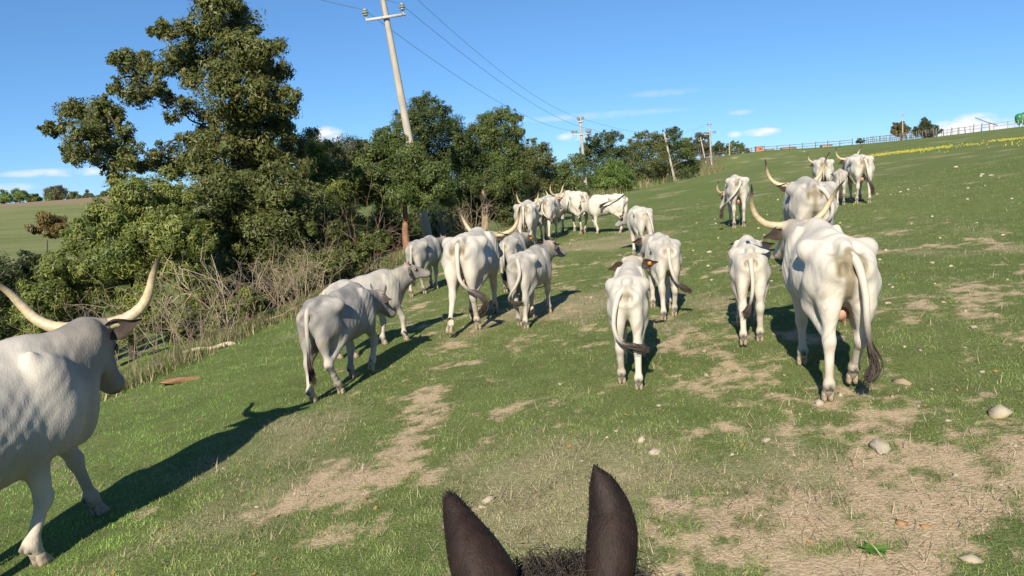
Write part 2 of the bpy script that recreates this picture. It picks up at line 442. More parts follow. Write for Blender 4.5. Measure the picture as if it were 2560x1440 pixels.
c2 = mixn(rng_n(baref, .30, .85), c1, soil)
c3 = mixn(rng_n(addn(sp.outputs['Blue'], rng_n(noise_n(.6, 5), .3, .7, -.3, .3)), .2, .9, 0, .8), c2, (0.27, 0.19, 0.13))
Lk(c3, b.inputs['Base Color'])
bp = N.new('ShaderNodeBump'); bp.inputs['Strength'].default_value = 0.9; bp.inputs['Distance'].default_value = 0.03
Lk(noise_n(45, 6), bp.inputs['Height']); Lk(bp.outputs[0], b.inputs['Normal'])
me.materials.append(mg)
tag(link_obj('ground', me), 'grassy hillside pasture with worn bare soil patches, sloping up to the right', 'ground', kind='structure')
print('terrain', len(V), round(time.time() - T0, 1))
# ------------------------------------------------------------------ animals: blended volumes -> one continuous skin
class Flesh:
    def __init__(self, lo, hi, h):
        self.h = h
        self.ax = [np.arange(lo[k], hi[k] + h, h, dtype=np.float32) for k in range(3)]
        self.F = np.full([len(a) for a in self.ax], 0.6, np.float32)
    def _blk(self, lo, hi, m):
        sl = []
        for k in range(3):
            a = self.ax[k]
            i0 = max(int((lo[k] - m - a[0]) / self.h), 0); i1 = min(int((hi[k] + m - a[0]) / self.h) + 2, len(a))
            if i1 <= i0: return None
            sl.append(slice(i0, i1))
        X = self.ax[0][sl[0]][:, None, None]; Y = self.ax[1][sl[1]][None, :, None]; Z = self.ax[2][sl[2]][None, None, :]
        return tuple(sl), X, Y, Z
    def _merge(self, sl, D, k, cut=False):
        A = self.F[sl]
        if cut:
            D = -D
            hh = np.maximum(k - np.abs(A - D), 0) / k
            self.F[sl] = np.maximum(A, D) + hh * hh * k * 0.25
        else:
            hh = np.maximum(k - np.abs(A - D), 0) / k
            self.F[sl] = np.minimum(A, D) - hh * hh * k * 0.25
    def cone(self, a, b, r1, r2, k=0.05, sq=1.0):
        a = np.asarray(a, float); b = np.asarray(b, float); r = max(r1, r2)
        q = self._blk(np.minimum(a, b) - r, np.maximum(a, b) + r, 0.06 + k)
        if q is None: return
        sl, X, Y, Z = q
        d = b - a; d2 = (d[0] ** 2 + (d[1] / sq) ** 2 + d[2] ** 2) + 1e-9
        px, py, pz = X - a[0], (Y - a[1]) / sq, Z - a[2]
        t = np.clip((px * d[0] + py * d[1] / sq + pz * d[2]) / d2, 0, 1)
        D = np.sqrt((px - t * d[0]) ** 2 + (py - t * d[1] / sq) ** 2 + (pz - t * d[2]) ** 2) - (r1 + t * (r2 - r1))
        self._merge(sl, D * min(sq, 1.0), k)
    def ell(self, c, r, k=0.06, rot=None, cut=False):
        c = np.asarray(c, float); r = np.asarray(r, float); m = r.max() if rot is not None else r
        q = self._blk(c - m, c + m, 0.06 + k)
        if q is None: return
        sl, X, Y, Z = q
        px, py, pz = X - c[0], Y - c[1], Z - c[2]
        if rot is not None:
            e = rot
            px, py, pz = (px * e[0][0] + py * e[0][1] + pz * e[0][2], px * e[1][0] + py * e[1][1] + pz * e[1][2], px * e[2][0] + py * e[2][1] + pz * e[2][2])
        k0 = np.sqrt((px / r[0]) ** 2 + (py / r[1]) ** 2 + (pz / r[2]) ** 2) + 1e-6
        k1 = np.sqrt((px / r[0] ** 2) ** 2 + (py / r[1] ** 2) ** 2 + (pz / r[2] ** 2) ** 2) + 1e-6
        self._merge(sl, k0 * (k0 - 1) / k1, k, cut)
    def skin(self):
        """surface nets"""
        F = self.F; h = self.h
        S = F < 0
        n = np.array(F.shape)
        cnt = np.zeros(n - 1, np.int8); acc = np.zeros((*(n - 1), 3), np.float32)
        def cs(o):  # corner slice
            return tuple(slice(o[k], n[k] - 1 + o[k]) for k in range(3))
        for axis in range(3):
            for u in (0, 1):
                for v in (0, 1):
                    o0 = [0, 0, 0]; oth = [k for k in range(3) if k != axis]
                    o0[oth[0]] = u; o0[oth[1]] = v
                    o1 = list(o0); o1[axis] = 1
                    A, B = F[cs(o0)], F[cs(o1)]
                    mk = (A < 0) != (B < 0)
                    idx = np.nonzero(mk)
                    t = A[idx] / (A[idx] - B[idx])
                    cnt[idx] += 1
                    for k in range(3):
                        acc[idx + (np.full(len(t), k),)] += (t if k == axis else o0[k])
        act = np.nonzero(cnt)
        ids = np.full(cnt.shape, -1, np.int32); ids[act] = np.arange(len(act[0]))
        loc = acc[act] / cnt[act][:, None]
        V = np.stack([self.ax[k][0] + (act[k] + loc[:, k]) * h for k in range(3)], -1)
        Qs = []
        for axis in range(3):
            a, b_ = [k for k in range(3) if k != axis]
            lo = [slice(1, n[k] - 1) for k in range(3)]; lo[axis] = slice(0, n[axis] - 1)
            hi = list(lo); hi[axis] = slice(1, n[axis])
            s0, s1 = S[tuple(lo)], S[tuple(hi)]
            e = np.nonzero(s0 != s1)
            fl = s0[e]
            g = [e[0].copy(), e[1].copy(), e[2].copy()]
            g[a] = g[a] + 1; g[b_] = g[b_] + 1
            def cell(da, db):
                q = [g[0].copy(), g[1].copy(), g[2].copy()]
                q[a] -= da; q[b_] -= db
                return ids[q[0], q[1], q[2]]
            q = np.stack([cell(0, 0), cell(1, 0), cell(1, 1), cell(0, 1)], -1)
            if axis == 1: fl = ~fl
            q[~fl] = q[~fl][:, ::-1]
            Qs.append(q)
        Q = np.concatenate(Qs)
        Q = Q[(Q >= 0).all(1)]
        # two light smoothing passes
        for _ in range(2):
            s = np.zeros_like(V); c = np.zeros(len(V))
            for x, y in ((0, 1), (1, 2), (2, 3), (3, 0)):
                np.add.at(s, Q[:, x], V[Q[:, y]]); np.add.at(c, Q[:, x], 1)
                np.add.at(s, Q[:, y], V[Q[:, x]]); np.add.at(c, Q[:, y], 1)
            V = V * 0.5 + 0.5 * s / np.maximum(c, 1)[:, None]
        return V, Q

def ik(A, T, L1, L2, bend):
    """joint between A and T in the (x,z) plane; bend>0 pushes it forward"""
    A = np.asarray(A, float); T = np.asarray(T, float)
    d = np.linalg.norm(T - A)
    if d > 0.995 * (L1 + L2):
        f = d / (L1 + L2) * 1.006; L1 *= f; L2 *= f
    x = (d * d + L1 * L1 - L2 * L2) / (2 * d)
    h = math.sqrt(max(L1 * L1 - x * x, 0))
    e = (T - A) / d
    p = np.array([-e[1], e[0]])            # left-hand normal: for a downward line this is +x
    return A + e * x + p * h * bend

def rot_from(fwd, roll_up=(0, 0, 1)):
    f = np.asarray(fwd, float); f /= np.linalg.norm(f)
    l = np.cross(roll_up, f); l /= np.linalg.norm(l)
    return np.stack([f, l, np.cross(f, l)])   # rows: forward, left, up

_hoof = None
def hoof_mesh():
    global _hoof
    if _hoof is None:
        mb = MB()
        for s in (1, -1):
            rings = []
            for z, cx, lx, ly in ((0.0, .016, .058, .024), (.03, .010, .054, .0255), (.065, -.004, .044, .024), (.092, -.012, .036, .022)):
                a = np.arange(8) * math.pi / 4 + math.pi / 8
                rings.append(np.stack([cx + lx * np.cos(a) * np.where(np.cos(a) > 0, 1.05, .85), s * .026 + ly * np.sin(a), np.full(8, z)], -1))
            Vr = np.concatenate(rings + [[rings[0].mean(0)], [rings[-1].mean(0)]])
            Q = [[r * 8 + q, r * 8 + (q + 1) % 8, (r + 1) * 8 + (q + 1) % 8, (r + 1) * 8 + q] for r in range(3) for q in range(8)]
            T = [[32, (q + 1) % 8, q] for q in range(8)] + [[33, 24 + q, 24 + (q + 1) % 8] for q in range(8)]
            mb.add(Vr, Q, T)
        _hoof = mb.mesh('hoof')
    return _hoof

def ear_geo(L, W):
    """cupped leaf-shaped ear along +y, opening towards +x, with thickness"""
    nu, nv = 9, 7
    P = []
    for sgn in (1, -1):
        for i_ in range(nu):
            t = i_ / (nu - 1)
            w = W * (0.45 + 0.55 * math.sin(math.pi * min(t * 1.25 + 0.08, 1))) * (1 - t ** 4 * 0.85) * .5
            for j_ in range(nv):
                v = (j_ / (nv - 1)) * 2 - 1
                P.append([-0.30 * W * (1 - v * v) * (1 - .5 * t) + sgn * 0.004 + 0.02 * t, t * L, v * w - 0.03 * L * t * t])
    P = np.array(P); n1 = nu * nv
    Q = []
    for i_ in range(nu - 1):
        for j_ in range(nv - 1):
            a = i_ * nv + j_
            Q.append([a, a + nv, a + nv + 1, a + 1]); Q.append([n1 + a, n1 + a + 1, n1 + a + nv + 1, n1 + a + nv])
    rim = [i_ * nv for i_ in range(nu)] + [(nu - 1) * nv + j_ for j_ in range(1, nv)] + [i_ * nv + nv - 1 for i_ in range(nu - 2, -1, -1)]
    for a, b_ in zip(rim[:-1], rim[1:]):
        Q.append([a, n1 + a, n1 + b_, b_])
    c = np.zeros((len(P), 3))
    return P, np.array(Q), n1

def hair_geo(starts, dirs_paths, w):
    pass

GREY = np.array([0.190, 0.182, 0.175]); WHITE = np.array([0.56, 0.512, 0.43]); BROWN = np.array([0.26, 0.19, 0.13]); DARK = np.array([0.045, 0.038, 0.034])

HORNS = {
    # lateral, up, forward (metres, from the poll), radius
    'lyre': [(.075, .0, 0, .045), (.16, .00, .01, .047), (.26, .02, .03, .043), (.35, .09, .05, .037), (.40, .18, .05, .031), (.43, .27, .02, .024), (.45, .36, -.03, .016), (.48, .44, -.08, .004)],
    'wide': [(.075, .0, 0, .048), (.16, -.01, .01, .050), (.28, .01, .03, .047), (.39, .07, .05, .042), (.46, .16, .06, .036), (.50, .26, .04, .029), (.54, .36, .0, .019), (.59, .44, -.05, .004)],
    'diagonal': [(.075, .0, 0, .050), (.17, .01, .01, .052), (.28, .035, .03, .048), (.38, .10, .05, .043), (.45, .20, .06, .037), (.50, .31, .04, .029), (.56, .41, .0, .019), (.63, .49, -.05, .004)],
    'tall': [(.075, .0, 0, .044), (.15, .01, .01, .045), (.23, .06, .03, .041), (.29, .14, .04, .035), (.32, .24, .03, .028), (.34, .34, -.01, .021), (.35, .43, -.07, .013), (.37, .50, -.12, .004)],
    'bud': [(.07, .0, 0, .024), (.10, .02, .0, .024), (.125, .05, .005, .019), (.14, .085, .005, .012), (.145, .115, 0, .003)],
    'young': [(.07, .0, 0, .026), (.11, .01, .0, .026), (.15, .04, .01, .022), (.18, .09, .015, .015), (.19, .14, .01, .004)],
}
TAILS = {  # from the tail head; x forward, y left, z up
    'hang': [(-.72, 0, 1.30), (-.82, 0, 1.265), (-.865, 0, 1.12), (-.88, .01, .85), (-.885, .01, .60), (-.88, 0, .36)],
}

def cattle(label, name, hind, heading, s=1.0, wid=1.0, bel=1.0, bony=1.0, legs=((-.60, 0), (-.42, 0), (.62, 0), (.36, 0)),
           neck=(0, 8), head=(0, -38), neck_len=.52, horn='lyre', tail='hang', tuft=.30, tag_side=0, grey=.25, stain=1.0, udder=True, h=None, hs=1.0, hl=1.0, leg_r=1.0, dewlap=1.0, relief=1.0, deep=False, leg_z=1.0, horn_tilt=0.0, ear_dark=1.0, tail_r=1.0,
           dirt=.5, category='cow', group='pale cattle walking up the pasture', horn_s=1.0, black=.60, hair_n=110, hoof_tilt=None, origin=None):
    th = R(heading)
    dv = np.array([math.sin(th), math.cos(th)])
    if origin is not None: ox, oy = origin
    else: ox, oy = np.array(hind) + dv * 0.52 * s
    oz = g1(ox, oy)
    # body follows the slope along its heading
    e = 0.5 * s
    sl = math.atan2(g1(ox + dv[0] * e, oy + dv[1] * e) - g1(ox - dv[0] * e, oy - dv[1] * e), 2 * e)
    root = empty(name, (ox, oy, oz))
    root.rotation_euler = (Matrix.Rotation(math.pi / 2 - th, 3, 'Z') @ Matrix.Rotation(-sl, 3, 'Y')).to_euler()
    tag(root, label, category, group)
    RM = np.array(root.rotation_euler.to_matrix())
    def gl(x, y):   # ground height in the body frame at local (x,y), unscaled units
        p = RM @ np.array([x * s, y * s, 0])
        return (g1(ox + p[0], oy + p[1]) - oz - p[2]) / s
    h = min(max(.0018 * math.hypot(ox, oy), .016), .030)
    hh = h / s
    poll0 = np.array([.62, 0, 1.20])
    ny_, ne = R(neck[0]), R(neck[1])
    poll = poll0 + neck_len * np.array([math.cos(ne) * math.cos(ny_), math.cos(ne) * math.sin(ny_), math.sin(ne)])
    hy, hp = R(head[0]), R(head[1])
    fh = np.array([math.cos(hp) * math.cos(hy), math.cos(hp) * math.sin(hy), math.sin(hp)])
    HM = rot_from(fh)
    HP = lambda x, y, z: poll + hs * (x * hl * HM[0] + y * HM[1] + z * HM[2])
    lo = np.array([-1.0, -.62, -.15]); hi = np.array([.9, .62, 1.55])
    for p in (HP(.6, 0, 0), HP(-.1, 0, .1), HP(.2, .25, -.25), HP(.2, -.25, -.25)):
        lo = np.minimum(lo, p - .1); hi = np.maximum(hi, p + .1)
    f = Flesh(lo, hi, hh)
    w = wid
    # trunk
    f.ell((.28, 0, .99), (.54, .295 * w, .37), .08)
    f.ell((-.10, 0, 1.0 - .03 * bel), (.50, .345 * w * bel, .32 * bel), .11)
    f.ell((-.02, 0, 1.13), (.60, .24 * w, .21), .10)
    if deep: f.ell((.02, 0, .90), (.62, .34 * w, .34), .10)
    f.ell((-.50, 0, 1.10), (.36, .25 * w, .26), .1)
    f.cone((-.66, 0, 1.315), (-.05, 0, 1.315), .055, .062, .10)
    f.cone((-.05, 0, 1.315), (.50, 0, 1.325), .062, .075, .12)
    f.ell((.46, 0, 1.25), (.24, .11 * w, .17), .12)
    for sg in (1, -1):
        hk = np.array([-.37, sg * (.235 + .025 * bony) * w, 1.255 + .02 * bony])
        pn = np.array([-.80, sg * .12 * w, 1.17])
        f.cone((-.42, 0, 1.30), hk, .065, .048, .12)
        f.ell(hk, (.075, .042, .05), .09)
        f.cone(hk, pn, .05, .06, .14)
        f.ell(pn, (.06, .055, .075), .06)
        f.ell((-.56, sg * .15 * w, 1.02), (.25, .125 * w, .31), .055)          # thigh
        f.ell((-.70, sg * .145 * w, .96), (.13, .10 * w, .28), .05)          # rear thigh muscle
        f.ell((.50, sg * .20 * w, 1.00), (.19, .115 * w, .33), .045)            # shoulder
        f.ell((.42, sg * .19 * w, 1.17), (.07, .065 * w, .21), .04)
        f.ell((.42, sg * .21 * w, .84), (.16, .09 * w, .15), .05)
        # hollows: flank, either side of the tail head
        f.ell((-.19, sg * .37 * w, 1.20), (.13, .09, .095 * bony), .09, cut=True)
        f.ell((-.65, sg * .105 * w, 1.335), (.10, .055, .055 * bony), .05, cut=True)
        f.ell((-.87, sg * .055 * w, 1.20), (.07, .032, .07), .05, cut=True)
    f.cone((-.58, 0, 1.325), (-.80, 0, 1.27), .052, .042, .07)
    f.ell((.66, 0, .86), (.20, .16 * w, .22), .1)
    # neck and dewlap
    f.cone((.48, 0, 1.22), HP(-.04, 0, -.075), .14 * w, .085 * hs, .11)
    f.cone((.55, 0, 1.08), HP(-.01, 0, -.13), .21 * w, .11 * hs, .12)
    f.cone((.64, 0, .95), HP(.08, 0, -.18), .17 * w, .085 * hs, .12)
    f.cone((.74, 0, .84 - .06 * dewlap), HP(.10, 0, -.24), .06 * dewlap, .035 * dewlap, .08, sq=.6)
    if dewlap > 1: f.cone((.80, 0, .78), HP(.04, 0, -.40), .085, .06, .10, sq=.5)
    # head
    rows = HM
    f.ell(HP(.08, 0, -.05), np.array((.14, .105, .10)) * hs, .05, rows)
    f.cone(HP(.05, 0, -.06), HP(.42, 0, -.085), .10 * hs, .062 * hs, .05)
    f.ell(HP(.45, 0, -.095), np.array((.075, .080, .066)) * hs, .04, rows)
    for sg in (1, -1):
        f.ell(HP(.13, sg * .055, -.13), np.array((.11, .04, .09)) * hs, .04, rows)
        f.cone(HP(.12, sg * .045, -.17), HP(.40, sg * .025, -.125), .045 * hs, .035 * hs, .05)
        f.ell(HP(.15, sg * .088, -.025), np.array((.045, .028, .03)) * hs, .03, rows)
        f.cone(HP(0, 0, .012), HP(0, sg * .10, .005), .052 * hs, .046 * hs, .03)
    lr = leg_r
    # legs
    feet = []
    for q, (fx, lift) in enumerate(legs):
        sg = 1 if q % 2 == 0 else -1
        hind_leg = q < 2
        yy = sg * (.145 if hind_leg else .16) * w
        hz = gl(fx, yy) + lift
        if hind_leg:
            dx = fx + .55
            S_ = np.array([-.36 + .22 * dx, (.80 + .3 * lift)])
            Ft = np.array([fx - .055, hz + .17])
            Hk = ik(S_, Ft, .44, .365, -1)
            f.cone((-.52, sg * .15 * w, 1.0), (S_[0], sg * .19 * w, S_[1]), .19 * w, .12 * w, .07)
            f.cone((S_[0], sg * .185 * w, S_[1]), (Hk[0] + .03, yy, Hk[1] + .05), .125 * w, .052 * lr, .06)
            f.cone((-.72, sg * .14 * w, .86), (Hk[0] - .015, yy, Hk[1] + .03), .085 * w, .030 * lr, .06)   # hamstring to point of hock
            f.ell((Hk[0], yy, Hk[1]), (.062 * lr, .045 * lr, .072 * lr), .04)
            f.cone((Hk[0], yy, Hk[1]), (Ft[0], yy, Ft[1]), .045 * lr, .036 * lr, .04)
        else:
            dx = fx - .5
            S_ = np.array([.44 + .5 * dx, .80 + .2 * lift])
            Ft = np.array([fx - .03, hz + .16])
            Hk = ik(S_, Ft, .375, .285, 1)
            f.cone((.52, sg * .18 * w, .95), (S_[0], sg * .18 * w, S_[1]), .13 * w, .105 * w, .06)
            f.cone((S_[0], sg * .18 * w, S_[1]), (Hk[0], yy, Hk[1] + .03), .10 * w, .054 * lr, .05)
            f.ell((Hk[0], yy, Hk[1]), (.056 * lr, .05 * lr, .066 * lr), .03)
            f.cone((Hk[0], yy, Hk[1]), (Ft[0], yy, Ft[1]), .043 * lr, .036 * lr, .04)
        f.ell((Ft[0], yy, Ft[1]), (.052 * lr, .048 * lr, .055 * lr), .03)
        tp = np.array([fx - .008, yy, hz + .085])
        if lift > 0.05: tp = np.array([Ft[0] - .04, yy, hz + .09])
        f.cone((Ft[0], yy, Ft[1]), tp, .043 * lr, .046, .03)
        for d_ in (1, -1):
            f.ell((Ft[0] - .052, yy + d_ * .026, Ft[1] - .015), (.02, .016, .024), .012)
        feet.append((tp, lift, (Ft[0], yy, Ft[1]), (Hk[0], yy, Hk[1])))
    V, Q = f.skin()
    # ---- fine relief: ribs, neck folds, loose skin
    nrm_ = np.zeros_like(V)
    fn = np.cross(V[Q[:, 2]] - V[Q[:, 0]], V[Q[:, 3]] - V[Q[:, 1]])
    for c_ in range(4): np.add.at(nrm_, Q[:, c_], fn)
    nrm_ /= np.linalg.norm(nrm_, axis=1)[:, None] + 1e-9
    x, y, z = V.T
    side = np.abs(nrm_[:, 1]) ** .7
    ribs = np.sin((x + .18 * (z - 1)) * 2 * np.pi / .088) * sstep(-.30, -.18, x) * sstep(.40, .28, x) * sstep(.74, .90, z) * sstep(1.26, 1.12, z) * side
    hn = (V - poll) @ HM[0]
    folds = np.sin(hn * 2 * np.pi / .075 + 1.5 * (z - 1.1)) * sstep(-.62, -.45, hn) * sstep(-.06, -.18, hn) * side
    loose = fbm(x * 4.5 + oy, z * 2.6 + y * 4 + ox, 3) - .5
    skinw = fbm((x - .5 * z) * 16 + oy, (z + .5 * x) * 7 + ox, 2) - .5
    V = V + relief * nrm_ * (.0022 * ribs * (1.2 - .5 * bel) + .0026 * folds + .018 * loose * sstep(.6, .8, z) + .009 * skinw * sstep(.6, .8, z))[:, None]
    # ---- coat colours (the animal's pigment, dirt and olive rump tone)
    x, y, z = V.T
    nn = fbm(x * 5 + 31 * s, z * 5 + y * 7, 3)
    n2 = fbm(x * 2.2 + 7 * s + ox, z * 2.6 + y * 3, 3)
    gfac = grey + .55 * grey * sstep(.25, .75, x) * sstep(.75, 1.15, z) + .35 * grey * (nn - .5) * 2
    gfac = gfac + .30 * sstep(.62, .8, x) * (.4 + grey) - .3 * grey * sstep(.75, .55, z)
    gfac = gfac + (.20 + .45 * grey) * (n2 - .47) * 2 + .12 * sstep(.95, .70, z) * sstep(.55, .65, z) * (x > -.4) * (x < .6)
    gfac = np.clip(gfac, 0, .95)[:, None]
    C = WHITE * (1 - gfac) + GREY * gfac
    # warm tinge on the back of the neck and shoulders, and down the legs
    warm = (.35 * sstep(.40, .75, x) * sstep(1.0, 1.3, z) + .25 * sstep(.55, .2, z))[:, None]
    C = C * (1 - warm) + C * np.array([.93, .82, .66]) * warm
    if stain:  # olive-brown tone beside the tail head and down the midline below
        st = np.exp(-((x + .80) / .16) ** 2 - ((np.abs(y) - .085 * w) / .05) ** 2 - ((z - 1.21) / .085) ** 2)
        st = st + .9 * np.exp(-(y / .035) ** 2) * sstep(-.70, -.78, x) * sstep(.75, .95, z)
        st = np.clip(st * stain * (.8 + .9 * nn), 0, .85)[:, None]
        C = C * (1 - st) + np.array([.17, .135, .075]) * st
    # dried dung and dust on thighs, rump and belly
    dg = sstep(.56, .72, fbm(x * 7 + 3 * ox, z * 6 + y * 8 + oy, 4)) * sstep(-.28, -.5, x) * sstep(1.12, .9, z) * (.25 + .5 * dirt)
    dg = dg + .35 * dirt * sstep(.52, .68, fbm(x * 3 + oy, z * 4 - y * 3 + ox, 4)) * sstep(1.0, .75, z)
    dg = np.clip(dg, 0, .6)[:, None]
    C = C * (1 - dg) + np.array([.22, .17, .105]) * dg
    dl = (dirt * sstep(.52, .15, z) * (.3 + 1.0 * fbm(x * 14, z * 11 + y * 20, 3)))[:, None] * .8
    dl = np.clip(dl, 0, .8)
    C = C * (1 - dl) + np.array([.34, .27, .19]) * dl
    for tp, lift, Ft, Hk in feet:
        dd = np.linalg.norm(V - (np.array(Ft) + (-.055, 0, -.015)), axis=1)
        k_ = np.clip(1.25 - dd / .040, 0, 1)[:, None]
        C = C * (1 - k_) + DARK * 1.4 * k_
        dd = np.linalg.norm((V - (np.array(Hk) + (-.05, 0, .0))) * (1, 1, .6), axis=1)
        k_ = np.clip(.55 - dd / .10, 0, .4)[:, None]
        C = C * (1 - k_) + BROWN * 1.3 * k_
        cor = np.clip(1.3 - np.abs(z - tp[2] + .01) / .02, 0, .75) * (np.linalg.norm(V - tp, axis=1) < .09)
        C = C * (1 - cor[:, None]) + BROWN * .7 * cor[:, None]
    hd = (V - poll) @ HM.T / hs / np.array([hl, 1, 1])
    muz = np.clip(1 - np.linalg.norm(hd - (.50, 0, -.10), axis=1) / .085, 0, 1)[:, None]
    C = C * (1 - np.minimum(muz * 2.2, 1)) + DARK * np.minimum(muz * 2.2, 1)
    for sg in (1, -1):
        ey = np.clip(1.3 - np.linalg.norm(hd - (.165, sg * .105, -.035), axis=1) / .04, 0, .85)[:, None]
        C = C * (1 - ey) + DARK * 1.5 * ey
    fcs = np.clip(.75 * (hd[:, 0] > .0) * sstep(.06, .25, hd[:, 0]) * (np.abs(hd[:, 1]) < .2) * (hd[:, 2] > -.3) * (hd[:, 0] < .6), 0, .35)[:, None] * (.5 + grey)
    C = C * (1 - fcs) + GREY * .55 * fcs
    if horn in ('bud', 'young'):   # young animals keep a rusty poll
        rp = np.clip(1 - np.linalg.norm(hd - (.0, 0, .05), axis=1) / .13, 0, .6)[:, None]
        C = C * (1 - rp) + np.array([.36, .20, .11]) * rp
    else:
        rp = np.clip(1 - np.linalg.norm((hd - (-.01, 0, .03)) / (1, 1.6, 1), axis=1) / .10, 0, .5)[:, None]
        C = C * (1 - rp) + np.array([.27, .19, .12]) * rp
    if udder:
        ud = np.clip(1.1 - np.linalg.norm((V - (-.42, 0, .70)) / (.22, .12, .14), axis=1), 0, .8)[:, None]
        C = C * (1 - ud) + np.array([.50, .32, .22]) * ud
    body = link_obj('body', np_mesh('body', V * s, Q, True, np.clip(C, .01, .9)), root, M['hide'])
    # ---- udder
    if udder:
        fu = Flesh((-.70, -.20, .45), (-.16, .20, .86), max(.016, hh))
        fu.ell((-.40, 0, .735), (.15, .105, .10), .05)
        for dx in (.055, -.065):
            for dy in (.05, -.05):
                fu.cone((-.40 + dx, dy, .66), (-.40 + dx, dy * 1.15, .60), .022, .012, .025)
        Vu, Qu = fu.skin()
        link_obj('udder', np_mesh('udder', Vu * s, Qu), root, M['skin'])
    # ---- horns
    hyaw = HM[1]; upv = np.array([0, 0, 1.0]); fv = np.cross(hyaw, upv); fv /= np.linalg.norm(fv)
    ct, st_ = math.cos(R(horn_tilt)), math.sin(R(horn_tilt))
    u2 = upv * ct + fv * st_; f2 = fv * ct - upv * st_
    rnd = random.Random(int(abs(ox * 997 + oy * 131)))
    hk_ = 1 if horn in ('bud', 'young') else horn_s
    for sg in (1, -1):
        jit = 1 + rnd.uniform(-.06, .06)
        pts = np.array([HP(0, 0, .005) + hk_ * (sg * a * hyaw + jit * b * u2 + c * f2) for a, b, c, r in HORNS[horn]])
        rad = np.array([r for *_, r in HORNS[horn]]) * (hs if hk_ == 1 else 1.0)
        n_ = 34 if hk_ != 1 or horn not in ('bud', 'young') else 12
        P = spline(pts, n_); rr = np.interp(np.linspace(0, 1, n_), np.linspace(0, 1, len(rad)), rad)
        rr = rr * (.86 if hk_ != 1 or horn not in ('bud', 'young') else 1) * (1 + .03 * np.sin(np.arange(n_) * 2.1))
        Vh, Qh, Th = tube_geo(P * s, rr * s, 12)
        t = np.concatenate([np.repeat(np.linspace(0, 1, n_), 12), [0, 1]])
        if horn in ('bud', 'young'):
            ca, cb, e0, e1 = np.array([.30, .24, .18]), np.array([.05, .042, .038]), .25, .8
        else:
            ca, cb, e0, e1 = np.array([.46, .37, .225]), np.array([.030, .026, .023]), black, .93
        k_ = sstep(e0, e1, t)[:, None]
        base = np.clip(1 - t / .10, 0, 1)[:, None] * .5
        mott = fbm(t * 22 + ox, np.arange(len(t)) * .37, 3)[:, None]
        ca = ca * (.78 + .4 * mott)
        Ch = ca * (1 - k_) + cb * k_
        Ch = Ch * (1 - base) + np.array([.38, .28, .17]) * base
        link_obj('horn', np_mesh('horn', Vh, [Qh, Th], True, Ch), root, M['horn'])
    # ---- ears
    for sg in (1, -1):
        P, Qe, n1 = ear_geo(.235 * hs, .150 * hs)
        droop = rnd.uniform(-.40, .35); back = rnd.uniform(-.2, .15)
        ly = hyaw * sg * math.cos(back) + fv * math.sin(back)
        ly = ly * math.cos(droop) + upv * math.sin(droop)
        op = -fv * .9 + hyaw * sg * .5 - upv * .1          # listening back towards the rider
        lx = op - ly * np.dot(op, ly); lx /= np.linalg.norm(lx)
        lz = np.cross(lx, ly) * sg
        if sg < 0: Qe = Qe[:, ::-1]
        E0 = HP(.015, sg * .105, -.055)
        Pw = E0 + P[:, :1] * lx + P[:, 1:2] * ly + P[:, 2:3] * lz
        tt = np.clip(P[:, 1] / (.21 * hs), 0, 1)[:, None]
        ce = np.array([.060, .038, .026]) * ear_dark + GREY * .5 * (1 - ear_dark)
        inn = (np.arange(len(P)) < n1)[:, None]
        ce = np.where(inn, ce * .75, ce * .6 + GREY * .22)
        ce = ce * (.7 + .6 * fbm(P[:, 1] * 60, P[:, 2] * 60, 2)[:, None]) + (GREY * .45 - ce) * np.clip(.5 - tt * 1.2, 0, 1)
        eo = link_obj('ear', np_mesh('ear', Pw * s, Qe, True, ce), root, M['ear'])
        if tag_side == sg or tag_side == 2:
            c0 = E0 + ly * .12 * hs + lx * .012
            a_, b_, n_ = ly * .024, lz * .029, lx * .005
            K = np.array([c0 - a_ - b_ - n_, c0 + a_ - b_ - n_, c0 + a_ + b_ - n_, c0 - a_ + b_ - n_, c0 - a_ - b_ + n_, c0 + a_ - b_ + n_, c0 + a_ + b_ + n_, c0 - a_ + b_ + n_])
            link_obj('ear_tag', np_mesh('ear_tag', K * s, np.array([[0, 3, 2, 1], [4, 5, 6, 7], [0, 1, 5, 4], [1, 2, 6, 5], [2, 3, 7, 6], [3, 0, 4, 7]]), False), eo, M['tag'])
        # eye
        mb = MB(); ep = HP(.165, sg * .112, -.035)
        mb.tube(np.array([ep - HM[1] * .018 * sg, ep - HM[1] * .010 * sg, ep, ep + HM[1] * .010 * sg, ep + HM[1] * .014 * sg]) * s, np.array([.004, .019, .024, .017, .002]) * s * hs, 8)
        mb.build('eye', M['eye'], root)
    # ---- hooves
    for q, (tp, lift, Ft, Hk) in enumerate(feet):
        o = link_obj('hoof', hoof_mesh(), root, M['hoof_pale'] if q < 2 and dirt > .45 else M['hoof'])
        o.scale = (s, s, s)
        if lift > .05:
            ang = 1.15 if q < 2 else .9
            o.rotation_euler = (0, ang, 0)
            o.location = (np.array(tp) + (-.085 * math.sin(ang), 0, -.085 * math.cos(ang))) * s
        else:
            o.location = (np.array(tp) - (-.008, 0, .085)) * s
    # ---- tail and its dark switch
    tp = TAILS[tail] if isinstance(tail, str) else tail
    P = spline(tp, 40)
    m_ = int(40 * (1 - tuft)) + 2
    rr = np.interp(np.arange(40), [0, 4, 12, 30, 39], [.044, .038, .030, .020, .014]) * tail_r
    Vt, Qt, Tt = tube_geo(P[:m_ + 4] * s, rr[:m_ + 4] * s, 10)
    tt = np.concatenate([np.repeat(np.linspace(0, (m_ + 4) / 40, m_ + 4), 10), [0, (m_ + 4) / 40]])
    k_ = sstep(1 - tuft - .22, 1 - tuft + .05, tt)[:, None]
    cb = (WHITE * .9 * (1 - grey * .6) + GREY * grey * .6)
